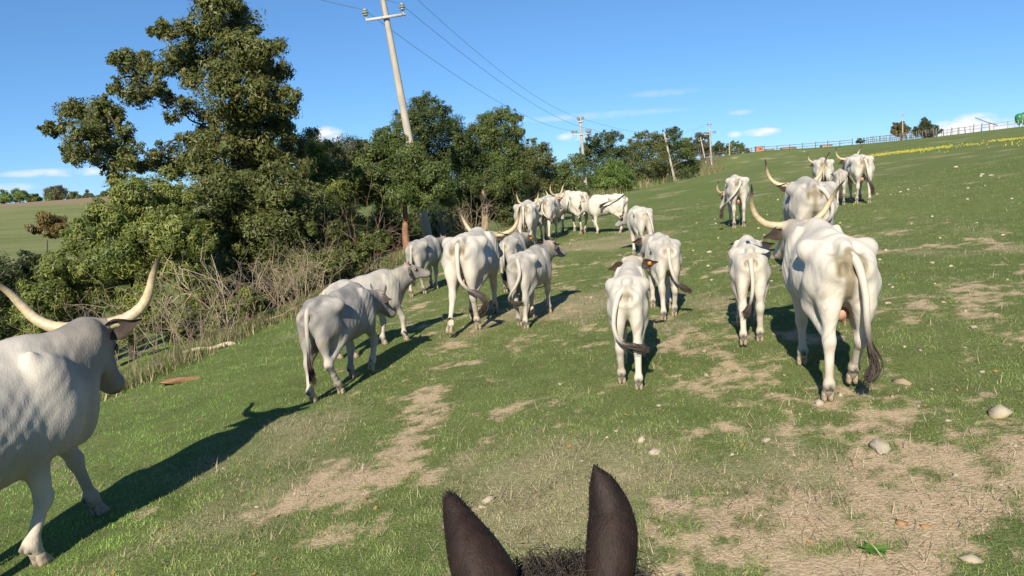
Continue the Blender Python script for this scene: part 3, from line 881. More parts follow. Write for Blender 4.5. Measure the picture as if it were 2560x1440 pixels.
    Ct = cb * (1 - k_) + np.array([.10, .08, .07]) * k_
    to = link_obj('tail', np_mesh('tail', Vt, [Qt, Tt], True, Ct), root, M['hide'])
    SV, SQ, SC, nb = [], [], [], 0
    Lk_ = np.linalg.norm(P[-1] - P[m_ - 2])
    core = P[m_ - 2:]
    u = np.linspace(0, 1, len(core))
    rc = (.014 + .006 * np.sin(np.pi * u ** .8) * (1 - .4 * u)) * tail_r; rc[-1] = .003
    Vc, Qc, Tc = tube_geo(core * s, rc * s, 8, False)
    SV.append(Vc); SQ.append(Qc); SC.append(np.full((len(Vc), 3), 1.0) * [.05, .040, .036]); nb += len(Vc)
    rg = np.random.default_rng(int(abs(ox * 100 + oy * 1000)))
    ends = np.array([P[-1] + (P[-1] - P[-4]) * rg.uniform(.1, .9) for _ in range(hair_n)])
    for q in range(hair_n):
        k0 = rg.integers(m_ - 4, 36)
        a = np.concatenate([P[k0:40:3], ends[q:q + 1]])
        off = rg.normal(0, 1, 3) * .022 * tail_r; off2 = rg.normal(0, 1, 3) * .022
        tq = np.linspace(0, 1, len(a))[:, None]
        a = a + off * np.sin(np.pi * np.minimum(tq * .75 + .08, 1)) + off2 * tq ** 2
        a = spline(a, 7)
        v, q_, _ = tube_geo(a * s, np.linspace(.0065, .0015, 7) * s, 3, False)
        SV.append(v); SQ.append(q_ + nb); nb += len(v)
        SC.append(np.full((len(v), 3), 1.0) * (np.array([.055, .042, .034]) * rg.uniform(.5, 2.0)))
    link_obj('tail_switch', np_mesh('tail_switch', np.concatenate(SV), np.concatenate(SQ), True, np.concatenate(SC)), to, M['hair'])
    return root
# ------------------------------------------------------------------ trees, bushes
PAL = {  # (dark, light, accent, accent share)
    'oak': ((0.053, 0.066, 0.016), (0.156, 0.168, 0.046), (0.183, 0.131, 0.043), .06),
    'laurel': ((0.062, 0.095, 0.019), (0.235, 0.253, 0.063), (0.300, 0.268, 0.053), .05),
    'dark': ((.022, .034, .012), (.055, .070, .022), (.10, .09, .03), .03),  # for the bush at the left edge, its shade put into the leaf colour
    'rusty': ((.09, .075, .025), (.19, .15, .045), (.25, .15, .05), .25),
    'olive': ((0.053, 0.068, 0.017), (0.157, 0.169, 0.049), (0.181, 0.164, 0.051), .05),
    'brownish': ((0.056, 0.062, 0.028), (0.122, 0.121, 0.059), (0.178, 0.151, 0.081), .12),
    'green': ((0.049, 0.076, 0.018), (0.142, 0.174, 0.047), (0.167, 0.180, 0.053), .03),
    'deep': ((0.034, 0.054, 0.014), (0.101, 0.130, 0.036), (0.116, 0.124, 0.041), .03),
    'bright': ((0.062, 0.112, 0.025), (0.150, 0.219, 0.050), (0.250, 0.250, 0.062), .03),
    'tawny': ((.085, .080, .030), (.150, .130, .050), (.24, .14, .06), .12),
    'pine': ((.034, .050, .020), (.070, .090, .034), (.10, .11, .04), .03),
}
def crown_mesh(blobs, ls, n, pal, seed, narrow=.46, lump=.36, open_=.0):
    rg = np.random.default_rng(seed)
    B = np.array(blobs)
    if len(B) > 5:      # ragged sprays standing out of every main bough
        sat = []
        for (bx, by, bz, br) in B:
            for _ in range(4):
                d = rg.normal(size=3); d[2] = d[2] * .8 + .25; d /= np.linalg.norm(d)
                q = br * rg.uniform(.85, 1.25)
                sat.append((bx + d[0] * q, by + d[1] * q, bz + d[2] * q, br * rg.uniform(.18, .40)))
        B = np.concatenate([B * np.array([1, 1, 1, .93]), np.array(sat)])
    wts = B[:, 3] ** 2.1; wts /= wts.sum()
    Ps, Ns, Sh = [], [], []
    for (bx, by, bz, br), wt in zip(B, wts):
        br = br * (1.06 if pal == 'oak' else 1.08)
        m = max(int(n * wt), 30)
        k = int(np.clip((br / (ls * 1.9)) ** 2 * 1.3 + 6, 7, 70))
        d = rg.normal(size=(k, 3)); d /= np.linalg.norm(d, axis=1)[:, None]
        rad = rg.uniform(.30, 1.0, k) ** .55
        c = d * rad[:, None] * br * np.array([1, 1, .88])
        tone = rg.uniform(0, 1, k)
        cr = br * rg.uniform(.6, 1.25, k) * lump
        w2 = (cr / cr.sum())
        q = rg.choice(k, m, p=w2)
        off = np.clip(rg.normal(size=(m, 3)), -1.7, 1.7) * cr[q][:, None] * np.array([.80, .80, .62])
        p = c[q] + off
        nn = p / (np.linalg.norm(p, axis=1)[:, None] + 1e-6) * .9 + off / (cr[q][:, None]) * .5 + rg.normal(size=(m, 3)) * .55 + np.array([0, 0, .35])
        Ps.append(p + (bx, by, bz)); Ns.append(nn); Sh.append(tone[q])
    P = np.concatenate(Ps); Nn = np.concatenate(Ns); tone = np.concatenate(Sh)
    Nn /= np.linalg.norm(Nn, axis=1)[:, None]
    m = len(P)
    a = rg.normal(size=(m, 3)) + np.array([0, 0, -.3])
    a -= Nn * (a * Nn).sum(1)[:, None]; a /= np.linalg.norm(a, axis=1)[:, None] + 1e-6
    w = np.cross(Nn, a)
    L = ls * rg.uniform(.55, 1.25, m)[:, None]
    Wd = L * narrow * rg.uniform(.8, 1.2, m)[:, None]
    curl = Nn * L * rg.uniform(-.18, .05, m)[:, None]
    V = np.stack([P - a * L * .5 + w * Wd * .32, P - a * L * .38 - w * Wd * .42, P + a * L * .55 + curl], 1).reshape(-1, 3)
    Q = np.arange(m * 3).reshape(m, 3)
    d_, l_, acc, sh = PAL[pal]
    t = np.clip(.15 + .55 * tone + rg.normal(0, .22, m), 0, 1)[:, None]
    C = np.array(d_) * (1 - t) + np.array(l_) * t
    ac = rg.random(m) < sh * (.4 + 1.2 * tone)
    C[ac] = np.array(acc) * rg.uniform(.6, 1.1, (ac.sum(), 1))
    return np_mesh('crown', V, Q, False, np.repeat(C, 3, 0))

BARK = {'dark': (.060, .048, .038), 'rust': (.26, .14, .085), 'tan': (.30, .21, .14)}
def wob(a, b, n, amp, rg):
    t = np.linspace(0, 1, n)[:, None]
    p = np.asarray(a) * (1 - t) + np.asarray(b) * t
    o = rg.normal(size=(n, 3)) * amp; o = np.cumsum(o, 0); o -= o[-1] * t
    o[0] = 0
    return p + o * np.sin(np.pi * t) ** .5
def tree(name, label, cat, trunk, blobs, ls, n, pal, tr, group, bark, seed):
    rg = np.random.default_rng(seed)
    bx, by, bz = trunk[0]
    zb = g1(bx, by)
    root = empty(name, (bx, by, zb)); tag(root, label, cat, group)
    off = np.array([bx, by, zb])
    B = [(b[0] - bx, b[1] - by, b[2] - zb, b[3]) for b in blobs]
    narrow = .34 if pal == 'laurel' else .48
    link_obj('crown', crown_mesh(B, ls, n, pal, seed, narrow, .42 if pal == 'oak' else .38), root, M['leaf'])
    tp = spline(np.array(trunk) - off, 14) if len(trunk) > 2 else np.array([np.array(t) - off for t in trunk])
    if len(tp) == 2: tp = wob(tp[0], tp[1], 8, .04, rg)
    tp = tp + np.concatenate([[np.zeros(3)], rg.normal(size=(len(tp) - 1, 3)) * tr * .12])
    u = np.linspace(0, 1, len(tp))
    mb = MB()
    cb = np.array(BARK[bark])
    mb.tube(tp, tr * (1.15 - .75 * u) + tr * .6 * np.exp(-u * 14), 10, cb)
    mb.build('trunk', M['bark'], root)
    if len(blobs) > 4 and tr > .09:
        far = by > 60
        mall = MB()
        skel = tp[2:].copy()
        B2 = sorted(B, key=lambda q: np.min(np.linalg.norm(tp - np.array(q[:3]), axis=1)))
        for (x, y, z, r) in B2:
            e = np.array([x, y, z])
            dv_ = e - skel; k = int(np.argmin(np.linalg.norm(dv_, axis=1) * (1 + .8 * np.maximum(-dv_[:, 2], 0)) + .25 * rg.random(len(skel))))
            if np.linalg.norm(dv_[k]) < r * .25: continue
            mbb = mall if far else MB()
            p = wob(skel[k], e, 9, .07 * np.linalg.norm(e - skel[k]) ** .5, rg)
            skel = np.concatenate([skel, p[3:]])
            r0 = min(tr * .34, .025 + .03 * r)
            mbb.tube(p, np.linspace(r0, .02, 9), 6, np.array(BARK['dark']), cap=False)
            if not far:
                for q in range(3):
                    d = rg.normal(size=3); d /= np.linalg.norm(d)
                    s0 = p[rg.integers(4, 9)]
                    mbb.tube(wob(s0, e + d * r * rg.uniform(.6, 1.05), 6, .05, rg), np.linspace(.016, .005, 6), 4, np.array(BARK['dark']), cap=False)
                mbb.build('branch', M['bark'], root)
        if far and mall.V: mall.build('branch', M['bark'], root)['kind'] = 'stuff'
    return root
TREES = [
('oak_tree', 'tallest oak in the hedgerow, olive leaves with sky showing between its left limbs', 'tree', [(-8.21, 24, -1.33), (-8.1, 24, 1.01), (-8.04, 24, 3.19), (-7.98, 24, 4.62), (-7.88, 24, 6.02), (-8.02, 24, 7.41)], [(-8.16, 23.85, 7.84, 0.59), (-8.82, 24.19, 7.32, 0.56), (-8.1, 25.36, 7.73, 0.62), (-8.05, 23.89, 8.35, 0.55), (-7.8, 24.03, 6.83, 0.55), (-9.7, 24.28, 7.24, 0.35), (-9.51, 22.99, 7.17, 0.21), (-10.21, 24.04, 7.34, 0.12), (-9.59, 24.42, 6.65, 0.53), (-9.07, 24.94, 6.57, 0.58), (-7.92, 22.7, 5.74, 0.47), (-7.21, 23.37, 6.46, 0.58), (-6.38, 22.69, 6.31, 0.44), (-7.35, 24.99, 6.06, 0.51), (-6.68, 24.62, 6.09, 0.35), (-10.38, 22.53, 6.21, 0.35), (-11.33, 25.54, 6.61, 0.45), (-10.83, 25.49, 6.39, 0.34), (-11.54, 24.49, 6.68, 0.19), (-11.14, 24.37, 5.73, 0.47), (-10.97, 22.9, 5.67, 0.21), (-9.59, 22.45, 5.48, 0.25), (-9.98, 24.09, 5.34, 0.27), (-7.77, 22.59, 5.17, 0.64), (-6.99, 23.01, 5.28, 0.65), (-6.37, 23.17, 5.03, 0.48), (-5.86, 22.5, 5.05, 0.25), (-9.11, 23.88, 5.85, 0.32), (-9.35, 23.81, 5.1, 0.27), (-10.33, 25.1, 4.96, 0.23), (-8.01, 24.06, 4.51, 0.68), (-7.03, 24.45, 4.6, 0.6), (-6.51, 24, 4.18, 0.37), (-9.14, 24.52, 4.61, 0.4), (-7.41, 23.86, 3.87, 0.61), (-8.51, 23.29, 3.91, 0.43), (-6.74, 25.59, 3.77, 0.39), (-13.56, 25.59, 5.32, 0.42), (-12.73, 25.09, 5.29, 0.46), (-11.98, 24.66, 5.09, 0.38), (-12.94, 23.41, 4.67, 0.19), (-13.19, 23.13, 4.66, 0.17), (-13.03, 23.32, 4.53, 0.17), (-11.97, 22.62, 4.37, 0.42), (-12.46, 24.85, 4.52, 0.51), (-11.22, 23.68, 4.44, 0.32), (-13.05, 25.11, 3.95, 0.49), (-11.58, 23.64, 3.76, 0.46), (-13.84, 25.47, 3.82, 0.24), (-13.79, 25.11, 4.12, 0.18), (-10.47, 22.4, 3.71, 0.32), (-10.54, 23.07, 3.33, 0.33), (-12.41, 25.31, 3.35, 0.34), (-10.46, 23.9, 3.7, 0.22), (-10.68, 25.54, 3.56, 0.59), (-9.23, 23.67, 4.09, 0.32), (-8.57, 22.63, 3.32, 0.53), (-8.27, 24.41, 3.21, 0.63), (-7.41, 24.89, 3.42, 0.59), (-6.24, 23.26, 3.08, 0.45), (-7.96, 22.68, 3.74, 0.35)], 0.136, 105799, 'oak', 0.28, 'trees and bushes of the hedgerow', 'dark'),
('laurel_bush', 'yellow-green bush with narrow leaves below the tall oak, facing the left cow', 'bush', [(-9.22, 18.5, -1.67), (-9.22, 18.5, -1), (-9.07, 18.5, 0.16), (-8.9, 18.5, 1.49)], [(-8.61, 18.17, 2.51, 0.41), (-8.52, 19.43, 2.48, 0.46), (-7.84, 19.02, 2.26, 0.39), (-9.01, 17.74, 2.05, 0.4), (-8.43, 17.99, 1.87, 0.57), (-7.59, 17.7, 1.7, 0.53), (-7.04, 17.62, 1.44, 0.42), (-10.32, 19.09, 1.43, 0.45), (-9, 17.86, 1.18, 0.57), (-8.56, 18.62, 0.88, 0.61), (-7.72, 18.39, 0.67, 0.53), (-10.33, 17.88, 0.98, 0.39), (-10.32, 18.96, 0.56, 0.54), (-10.62, 17.76, 0.37, 0.42), (-10.71, 18.79, -0.18, 0.54), (-10.96, 17.73, -0.17, 0.42), (-9.37, 18.34, 0.2, 0.47), (-8.53, 17.93, 0.12, 0.42), (-11.04, 18.04, -0.79, 0.41), (-11.3, 19.44, -1.08, 0.4), (-12.18, 19.11, -0.85, 0.35)], 0.116, 119599, 'laurel', 0.08, 'trees and bushes of the hedgerow', 'dark'),
('dark_bush', 'dark shaded bush at the very left edge behind the horned cow', 'bush', [(-12.83, 19.5, -2.62), (-12.83, 19.5, -1.2), (-12.61, 19.5, 0.23)], [(-12.3, 19.23, 0.85, 0.43), (-13.11, 20.04, 0.17, 0.51), (-11.78, 19.09, 1.13, 0.22), (-12.14, 19.35, 0.42, 0.36), (-13.11, 20, -0.66, 0.56), (-13.22, 19.7, 0.75, 0.51), (-12.75, 18.94, -0.08, 0.58), (-12.61, 20.19, -0.41, 0.29), (-13.37, 19.1, -0.87, 0.59)], 0.102, 20700, 'dark', 0.06, 'trees and bushes of the hedgerow', 'dark'),
('rusty_sapling', 'small rusty brown sapling standing before the far left field', 'sapling', [(-12.5, 21, -2.54), (-12.5, 21, 0.43), (-12.36, 21, 1.5)], [(-12.3, 20.85, 2.07, 0.21), (-12.18, 21.16, 1.96, 0.18), (-12.57, 20.9, 1.87, 0.16), (-12.24, 20.88, 1.72, 0.19), (-11.83, 20.74, 1.81, 0.13)], 0.095, 5060, 'rusty', 0.03, 'trees and bushes of the hedgerow', 'dark'),
('dense_bush', 'dark olive bush in the middle of the hedgerow, under the oak', 'bush', [(-7.21, 21.5, -1.1), (-7.07, 21.5, 0.03)], [(-7.53, 20.52, 2.6, 0.53), (-7.23, 21.7, 2.24, 0.67), (-6.08, 20.88, 2.51, 0.54), (-7.87, 21.74, 1.62, 0.67), (-6.72, 21.19, 1.36, 0.72), (-5.86, 21.39, 1.84, 0.61), (-8.86, 22.6, 0.7, 0.58), (-7.45, 21.46, 0.5, 0.66), (-6.4, 21.68, 0.53, 0.67), (-5.64, 22.38, 0.98, 0.57), (-7.93, 20.74, -0.25, 0.51), (-6.84, 20.67, -0.31, 0.53), (-5.45, 22.48, 2, 0.55), (-5.11, 22.26, 1.42, 0.46), (-8.52, 20.9, 1.7, 0.43), (-5.53, 20.76, 0.14, 0.49), (-5.04, 22.07, 0.52, 0.45)], 0.109, 105799, 'olive', 0.1, 'trees and bushes of the hedgerow', 'dark'),
('shrubby_tree', 'bushy tree with tawny sunlit sprigs right of the tall oak', 'tree', [(-6.82, 27, -0.95), (-6.56, 27, 1.78), (-6.47, 27, 3.41)], [(-6.83, 27.88, 4.14, 0.4), (-6.09, 26.39, 3.77, 0.46), (-7.03, 27.9, 3.6, 0.52), (-6.05, 27.76, 3.12, 0.57), (-6.64, 27.21, 2.88, 0.64), (-7.24, 26.84, 2.78, 0.55), (-5.65, 26.21, 2.29, 0.62), (-6.32, 26.08, 1.93, 0.62), (-5.82, 27.93, 1.42, 0.57), (-7.08, 26.48, 2.1, 0.6), (-5.93, 27.41, 0.61, 0.56)], 0.116, 46000, 'laurel', 0.1, 'trees and bushes of the hedgerow', 'dark'),
('holm_oak', 'rounded brownish holm oak set back between the tall oak and the leaning pole', 'tree', [(-7.26, 36, -1.33), (-7.26, 36, -0.36), (-7, 36, 2.56)], [(-6.93, 35.42, 4.07, 0.62), (-7.87, 36.78, 3.9, 0.53), (-6.38, 36.23, 3.88, 0.59), (-5.64, 35.5, 3.73, 0.44), (-6.98, 35.22, 3.19, 0.76), (-6.32, 36.53, 3.07, 0.67), (-7.65, 34.97, 2.96, 0.65), (-6.73, 35.35, 2.19, 0.73), (-8.39, 36.14, 3.73, 0.44)], 0.122, 34500, 'brownish', 0.12, 'trees and bushes of the hedgerow', 'dark'),
('young_oak', 'small oak with a bare brown trunk, its crown in front of the leaning pole', 'tree', [(-3.63, 27.5, -0.26), (-3.62, 27.5, 0.74), (-3.58, 27.5, 1.58), (-3.62, 27.5, 2.28)], [(-4.21, 28.13, 3.97, 0.4), (-3.58, 27.71, 4.01, 0.28), (-4.56, 27.1, 3.57, 0.42), (-4.06, 28.25, 3.43, 0.58), (-3.26, 26.97, 3.41, 0.53), (-4.81, 26.63, 2.9, 0.52), (-4.15, 27.08, 2.73, 0.64), (-3.23, 27.4, 2.67, 0.62), (-2.47, 26.71, 2.62, 0.49), (-2.11, 26.92, 2.2, 0.39), (-5.18, 27.26, 2.38, 0.42), (-4.57, 27.63, 2.06, 0.54), (-3.62, 26.84, 2.02, 0.5), (-2.85, 27.25, 1.96, 0.48), (-2.1, 28.2, 1.75, 0.26), (-5.66, 28.36, 2.54, 0.26)], 0.109, 59799, 'green', 0.13, 'trees and bushes of the hedgerow', 'rust'),
('turkey_oak', 'tall dark oak directly behind the leaning pole', 'tree', [(-3.85, 38, -0.9), (-3.85, 38, -0.35), (-3.63, 38, 2.53), (-3.66, 38, 4.62)], [(-3.77, 38.5, 6.4, 0.39), (-3.96, 38.61, 5.91, 0.51), (-3.2, 38.27, 5.97, 0.47), (-2.63, 36.85, 5.68, 0.38), (-4.12, 36.51, 5.12, 0.67), (-3.3, 36.46, 4.88, 0.79), (-2.68, 39.31, 5.02, 0.73), (-4.94, 38.64, 5.31, 0.4), (-5.01, 39.48, 5.86, 0.24), (-1.96, 36.47, 4.35, 0.64), (-3.84, 38.44, 4.09, 0.99), (-2.87, 37.94, 3.63, 0.97), (-4.67, 38.74, 3.95, 0.72), (-2.1, 37.42, 3.19, 0.77), (-3.67, 39.6, 2.73, 1.02), (-1.93, 36.64, 2.25, 0.68), (-3.23, 38.15, 1.55, 0.78)], 0.122, 59799, 'deep', 0.2, 'trees and bushes of the hedgerow', 'dark'),
('field_maple', 'tree with a bare tan trunk and a two-lobed crown right of the leaning pole', 'tree', [(-1.11, 38, -0.58), (-1.11, 38, 0.26), (-1.07, 38, 1.22), (-1.06, 38, 1.99), (-0.87, 38, 3.32)], [(-0.57, 38.66, 5.24, 0.52), (0.16, 39.12, 5.42, 0.48), (0.6, 38.66, 5.21, 0.36), (-0.8, 38.57, 4.67, 0.67), (0.07, 38.82, 4.54, 0.72), (0.71, 39.16, 4.62, 0.36), (0.88, 37.59, 4.48, 0.19), (-1.28, 38.52, 4.7, 0.36), (-0.87, 39.12, 3.74, 0.84), (0.21, 39.04, 3.57, 0.8), (-1.53, 37.77, 3.36, 0.66), (-0.63, 38.81, 2.74, 0.92), (0.34, 39.02, 2.49, 0.72), (-1.52, 38.2, 2.41, 0.71), (-0.48, 38.35, 1.96, 0.59), (-1.76, 37.67, 4.12, 0.46)], 0.122, 59799, 'green', 0.19, 'trees and bushes of the hedgerow', 'tan'),
('hedge_oak', 'low spreading oak at the right end of the near hedgerow clump', 'tree', [(1.43, 46, -0.82), (1.43, 46, 0.11), (1.61, 46, 2.43)], [(1.77, 46.23, 3.93, 0.57), (1.17, 46.3, 3.5, 0.66), (2.15, 44.82, 3.52, 0.6), (1.6, 46.39, 2.78, 0.9), (2.59, 47.38, 2.61, 0.58), (0.77, 47.06, 2.48, 0.87), (2.03, 46.64, 1.82, 0.86), (1.04, 45.69, 1.54, 0.84), (2.78, 46.66, 1.65, 0.43), (2.68, 46.23, 3.29, 0.28), (0.11, 45.83, 1.6, 0.71)], 0.129, 39100, 'olive', 0.14, 'trees and bushes of the hedgerow', 'dark'),
('hedge_bush', 'leafy bush low behind the brambles, between the left cow horn and the pale stem', 'bush', [(-6.98, 16.6, -1.01), (-6.92, 16.6, -0.21)], [(-6.66, 16.94, 0.16, 0.33), (-6.82, 16.18, -0.06, 0.32), (-7.55, 16.85, -0.22, 0.31), (-6.24, 16.13, -0.25, 0.26), (-5.99, 16.7, -0.02, 0.29), (-7.56, 16.58, 0.18, 0.29), (-7.82, 16.33, -0.11, 0.28), (-7.32, 16.8, -0.67, 0.26), (-8.34, 16.6, -0.47, 0.29), (-6.32, 16.71, -0.62, 0.19), (-9.01, 17.02, -0.7, 0.3), (-9.05, 16.36, -0.9, 0.29), (-5.5, 16.11, 0.3, 0.25)], 0.109, 39100, 'laurel', 0.06, 'trees and bushes of the hedgerow', 'dark'),
('hedge_bush', 'olive bush low in the hedge behind the pair of grey calves', 'bush', [(-5.7, 20.2, -0.74), (-5.7, 20.2, 0.56)], [(-6.4, 20, -0.13, 0.39), (-5.97, 20.38, 0.11, 0.4), (-5.21, 19.9, 0.23, 0.37), (-4.56, 19.87, 0.45, 0.37), (-4.18, 20.61, 0.61, 0.36), (-3.69, 20.36, 0.81, 0.29), (-6.5, 20.14, -0.62, 0.31), (-5.87, 20.59, -0.46, 0.36), (-5.07, 20.03, -0.22, 0.31), (-4.5, 20.37, 0.02, 0.27), (-6.84, 19.9, -0.61, 0.24), (-3.32, 20.13, 1.02, 0.27)], 0.109, 34500, 'olive', 0.06, 'trees and bushes of the hedgerow', 'dark'),
('understorey_bush', 'dark understorey bush behind the leaning pole base', 'bush', [(-3.73, 34, -0.57), (-3.65, 34, 0.65)], [(-3.7, 34.49, 0.62, 0.78), (-4.36, 34.66, 0.38, 0.63), (-3.11, 34.61, 0.4, 0.62), (-3.59, 33.82, 1.18, 0.53), (-3.71, 34.13, 0.03, 0.62)], 0.122, 14949, 'deep', 0.05, 'trees and bushes of the hedgerow', 'dark'),
('understorey_bush', 'dark understorey bush left of the tan tree trunk', 'bush', [(-2.7, 40, -0.9), (-2.7, 40, -0.38), (-2.62, 40, 0.85)], [(-2.6, 39.71, 0.86, 0.9), (-3.31, 39.42, 0.61, 0.71), (-1.91, 39.99, 0.6, 0.72), (-2.61, 40.54, 1.46, 0.64), (-2.7, 40.56, 0.1, 0.73)], 0.122, 14949, 'deep', 0.05, 'trees and bushes of the hedgerow', 'dark'),
('understorey_bush', 'dark understorey bush behind the young oak trunk', 'bush', [(-5.31, 34, -0.84), (-5.22, 34, 0.57)], [(-5.28, 34.34, 0.55, 0.85), (-6.04, 34.72, 0.31, 0.68), (-4.52, 33.64, 0.38, 0.66), (-5.09, 33.47, 1.17, 0.58), (-5.27, 33.92, -0.09, 0.67)], 0.122, 14949, 'deep', 0.05, 'trees and bushes of the hedgerow', 'dark'),
('understorey_bush', 'dark understorey bush behind the red twigs', 'bush', [(-6.66, 34, -1.11), (-6.57, 34, 0.13)], [(-6.5, 33.64, 0.15, 0.76), (-7.11, 33.54, -0.06, 0.61), (-5.95, 33.86, -0.07, 0.61), (-6.56, 34.2, 0.65, 0.54), (-6.62, 33.99, -0.49, 0.61)], 0.122, 14949, 'deep', 0.05, 'trees and bushes of the hedgerow', 'dark'),
('understorey_bush', 'dark understorey bush right of the tan tree trunk', 'bush', [(-0.02, 40, -0.62), (0.06, 40, 1.09)], [(0.06, 39.7, 1.1, 0.81), (-0.62, 40.54, 0.81, 0.67), (0.71, 40.77, 0.82, 0.67), (0.09, 39.92, 1.66, 0.57), (0.02, 39.32, 0.47, 0.65)], 0.122, 14949, 'deep', 0.05, 'trees and bushes of the hedgerow', 'dark'),
('understorey_bush', 'dark understorey bush touching the tan tree trunk', 'bush', [(-1.84, 40, -0.8), (-1.84, 40, 0.19), (-1.76, 40, 1.4)], [(-1.73, 39.25, 1.42, 0.72), (-2.4, 40.6, 1.12, 0.6), (-1.17, 39.27, 1.19, 0.58), (-1.74, 40.33, 1.91, 0.52), (-1.81, 40.11, 0.82, 0.59)], 0.122, 14949, 'deep', 0.05, 'trees and bushes of the hedgerow', 'dark'),
('edge_oak', 'first tree of the far wood, left of the slim upright pole', 'tree', [(5.71, 74, -0.67), (5.91, 74, 2.62)], [(5.59, 73.43, 3.08, 0.75), (6.79, 74.87, 3.51, 0.84), (4.86, 72.56, 2.31, 0.97), (6.17, 72.91, 2.05, 1.2), (5.07, 73.86, 0.99, 1.06), (6.63, 72.57, 0.73, 1.04), (6.03, 74.99, -0.41, 1), (7.57, 73.21, -0.45, 0.75), (4.75, 72.92, -0.27, 0.82)], 0.221, 20800, 'green', 0.15, 'trees of the far wood along the pasture edge', 'dark'),
('dark_oak', 'dark rounded oak just right of the slim upright pole', 'tree', [(10.46, 88, -0.39), (10.85, 88, 2.87)], [(9.8, 86.19, 5.84, 0.8), (11.37, 88.52, 6.3, 0.73), (12.52, 87.79, 6.19, 0.72), (9.43, 88.52, 4.96, 0.91), (10.78, 88.62, 4.66, 1.27), (12.44, 89.23, 4.8, 1.1), (13.17, 89.83, 3.88, 1.01), (9.38, 88.74, 3.42, 1.18), (11.14, 86.8, 2.84, 1.42), (12.82, 87.9, 2.31, 1.26), (9.97, 86.71, 1.6, 1.25), (11.84, 86.04, 1.05, 1.06)], 0.238, 26000, 'deep', 0.2, 'trees of the far wood along the pasture edge', 'dark'),
('light_maple', 'lighter green round tree on a bare stem before the far wood', 'tree', [(11.04, 80, -0.15), (11.15, 80, 1.54)], [(11.08, 79.94, 2.96, 0.82), (10.3, 80.43, 2.32, 0.91), (11.97, 79.36, 2.22, 0.81), (11.09, 79.54, 1.75, 1.06), (9.76, 79.69, 1.43, 0.74), (12.71, 80.39, 1.25, 0.66), (11.62, 80.04, 0.91, 0.82), (10.5, 80.23, 0.85, 0.74)], 0.221, 18200, 'bright', 0.13, 'trees of the far wood along the pasture edge', 'dark'),
('bushy_oak', 'loose topped grey-green tree in the middle of the far wood', 'tree', [(17.17, 98, -0.08), (17.43, 98, 3.59)], [(16.87, 99.02, 6.36, 0.61), (17.62, 97.57, 6.59, 0.6), (19.05, 99.17, 6.59, 0.61), (16.17, 99.62, 5.44, 0.92), (17.1, 96.35, 5.11, 1.09), (19.22, 99.73, 5.26, 1.13), (16.49, 98.89, 3.66, 1.42), (18.05, 96.52, 3.52, 1.39), (15.51, 97.81, 2.23, 1.3), (17.6, 98.5, 1.61, 1.52), (19.59, 99.64, 1.99, 1.12), (16.62, 97.51, 0.19, 1.1), (18.77, 98.28, 0.3, 0.91)], 0.255, 23400, 'olive', 0.2, 'trees of the far wood along the pasture edge', 'dark'),
('broad_oak', 'broad dark oak behind the leaning cross-topped pole', 'tree', [(22.69, 106, 0.08), (22.69, 106, 0.79), (22.94, 106, 3.44)], [(22.12, 107.52, 6.85, 0.83), (23.42, 107.19, 7.07, 0.77), (21.32, 107.78, 5.73, 1.11), (22.55, 105.85, 5.68, 1.19), (24.05, 106.61, 5.41, 1.09), (24.41, 104.82, 4.11, 1.08), (22.17, 106.89, 4.04, 1.53), (24.4, 107.27, 3.11, 1.32), (25.59, 106.57, 2.76, 0.87), (22.65, 106.87, 2.13, 1.42), (24.35, 104.85, 1.75, 0.97), (21.18, 107.6, 2.5, 1.21), (26.17, 107.92, 1.93, 0.66)], 0.255, 24700, 'deep', 0.2, 'trees of the far wood along the pasture edge', 'dark'),
('tall_poplar', 'tall grey-green tree left of the far double-armed pole', 'tree', [(43.82, 175, 3.52), (43.89, 175, 6.38)], [(43.53, 176.91, 8.68, 1.09), (44.44, 175.15, 8.97, 1.17), (43.75, 176.16, 7.13, 1.36), (44.6, 174.28, 6.74, 1.25), (42.94, 176.64, 5.61, 1.27), (44.48, 176.42, 5.07, 1.27), (45.22, 174.39, 5.4, 0.72)], 0.357, 9100, 'brownish', 0.2, 'trees of the far wood along the pasture edge', 'dark'),
('slim_ash', 'slim feathery tree between the broad oak and the tall grey-green tree', 'tree', [(39.08, 168, 2.65), (39.08, 168, 3.88), (38.99, 168, 6.41)], [(38.85, 167.17, 8.22, 0.77), (38.47, 167.88, 7.11, 0.95), (39.53, 168.1, 6.8, 0.95), (38.92, 168.54, 5.59, 1.12), (39.8, 167.97, 5.1, 0.86)], 0.357, 5200, 'olive', 0.15, 'trees of the far wood along the pasture edge', 'dark'),
('round_oak', 'small round tree right of the far double-armed pole', 'tree', [(54.35, 200, 3.76), (54.4, 200, 6.19)], [(54.18, 199.06, 7.46, 0.92), (53.66, 200.62, 6.56, 1.03), (54.77, 199.13, 6.24, 1.02), (54.34, 200.6, 5.31, 1.13)], 0.383, 4680, 'deep', 0.15, 'trees of the far wood along the pasture edge', 'dark'),
('wide_oak', 'wide low dome of trees at the end of the fence', 'tree', [(62.9, 215, 3.44), (62.9, 215, 4.06), (62.95, 215, 6.21)], [(61.04, 214.35, 7.05, 1.1), (62.88, 214.67, 7.59, 0.99), (64.66, 215.58, 6.88, 1.11), (61.86, 214.28, 5.92, 1.21), (63.82, 214.3, 5.81, 1.21), (65.9, 215.03, 5.71, 0.77), (60.56, 215.45, 5.83, 0.88), (66.85, 215.68, 5.24, 0.55)], 0.383, 7800, 'green', 0.15, 'trees of the far wood along the pasture edge', 'dark'),
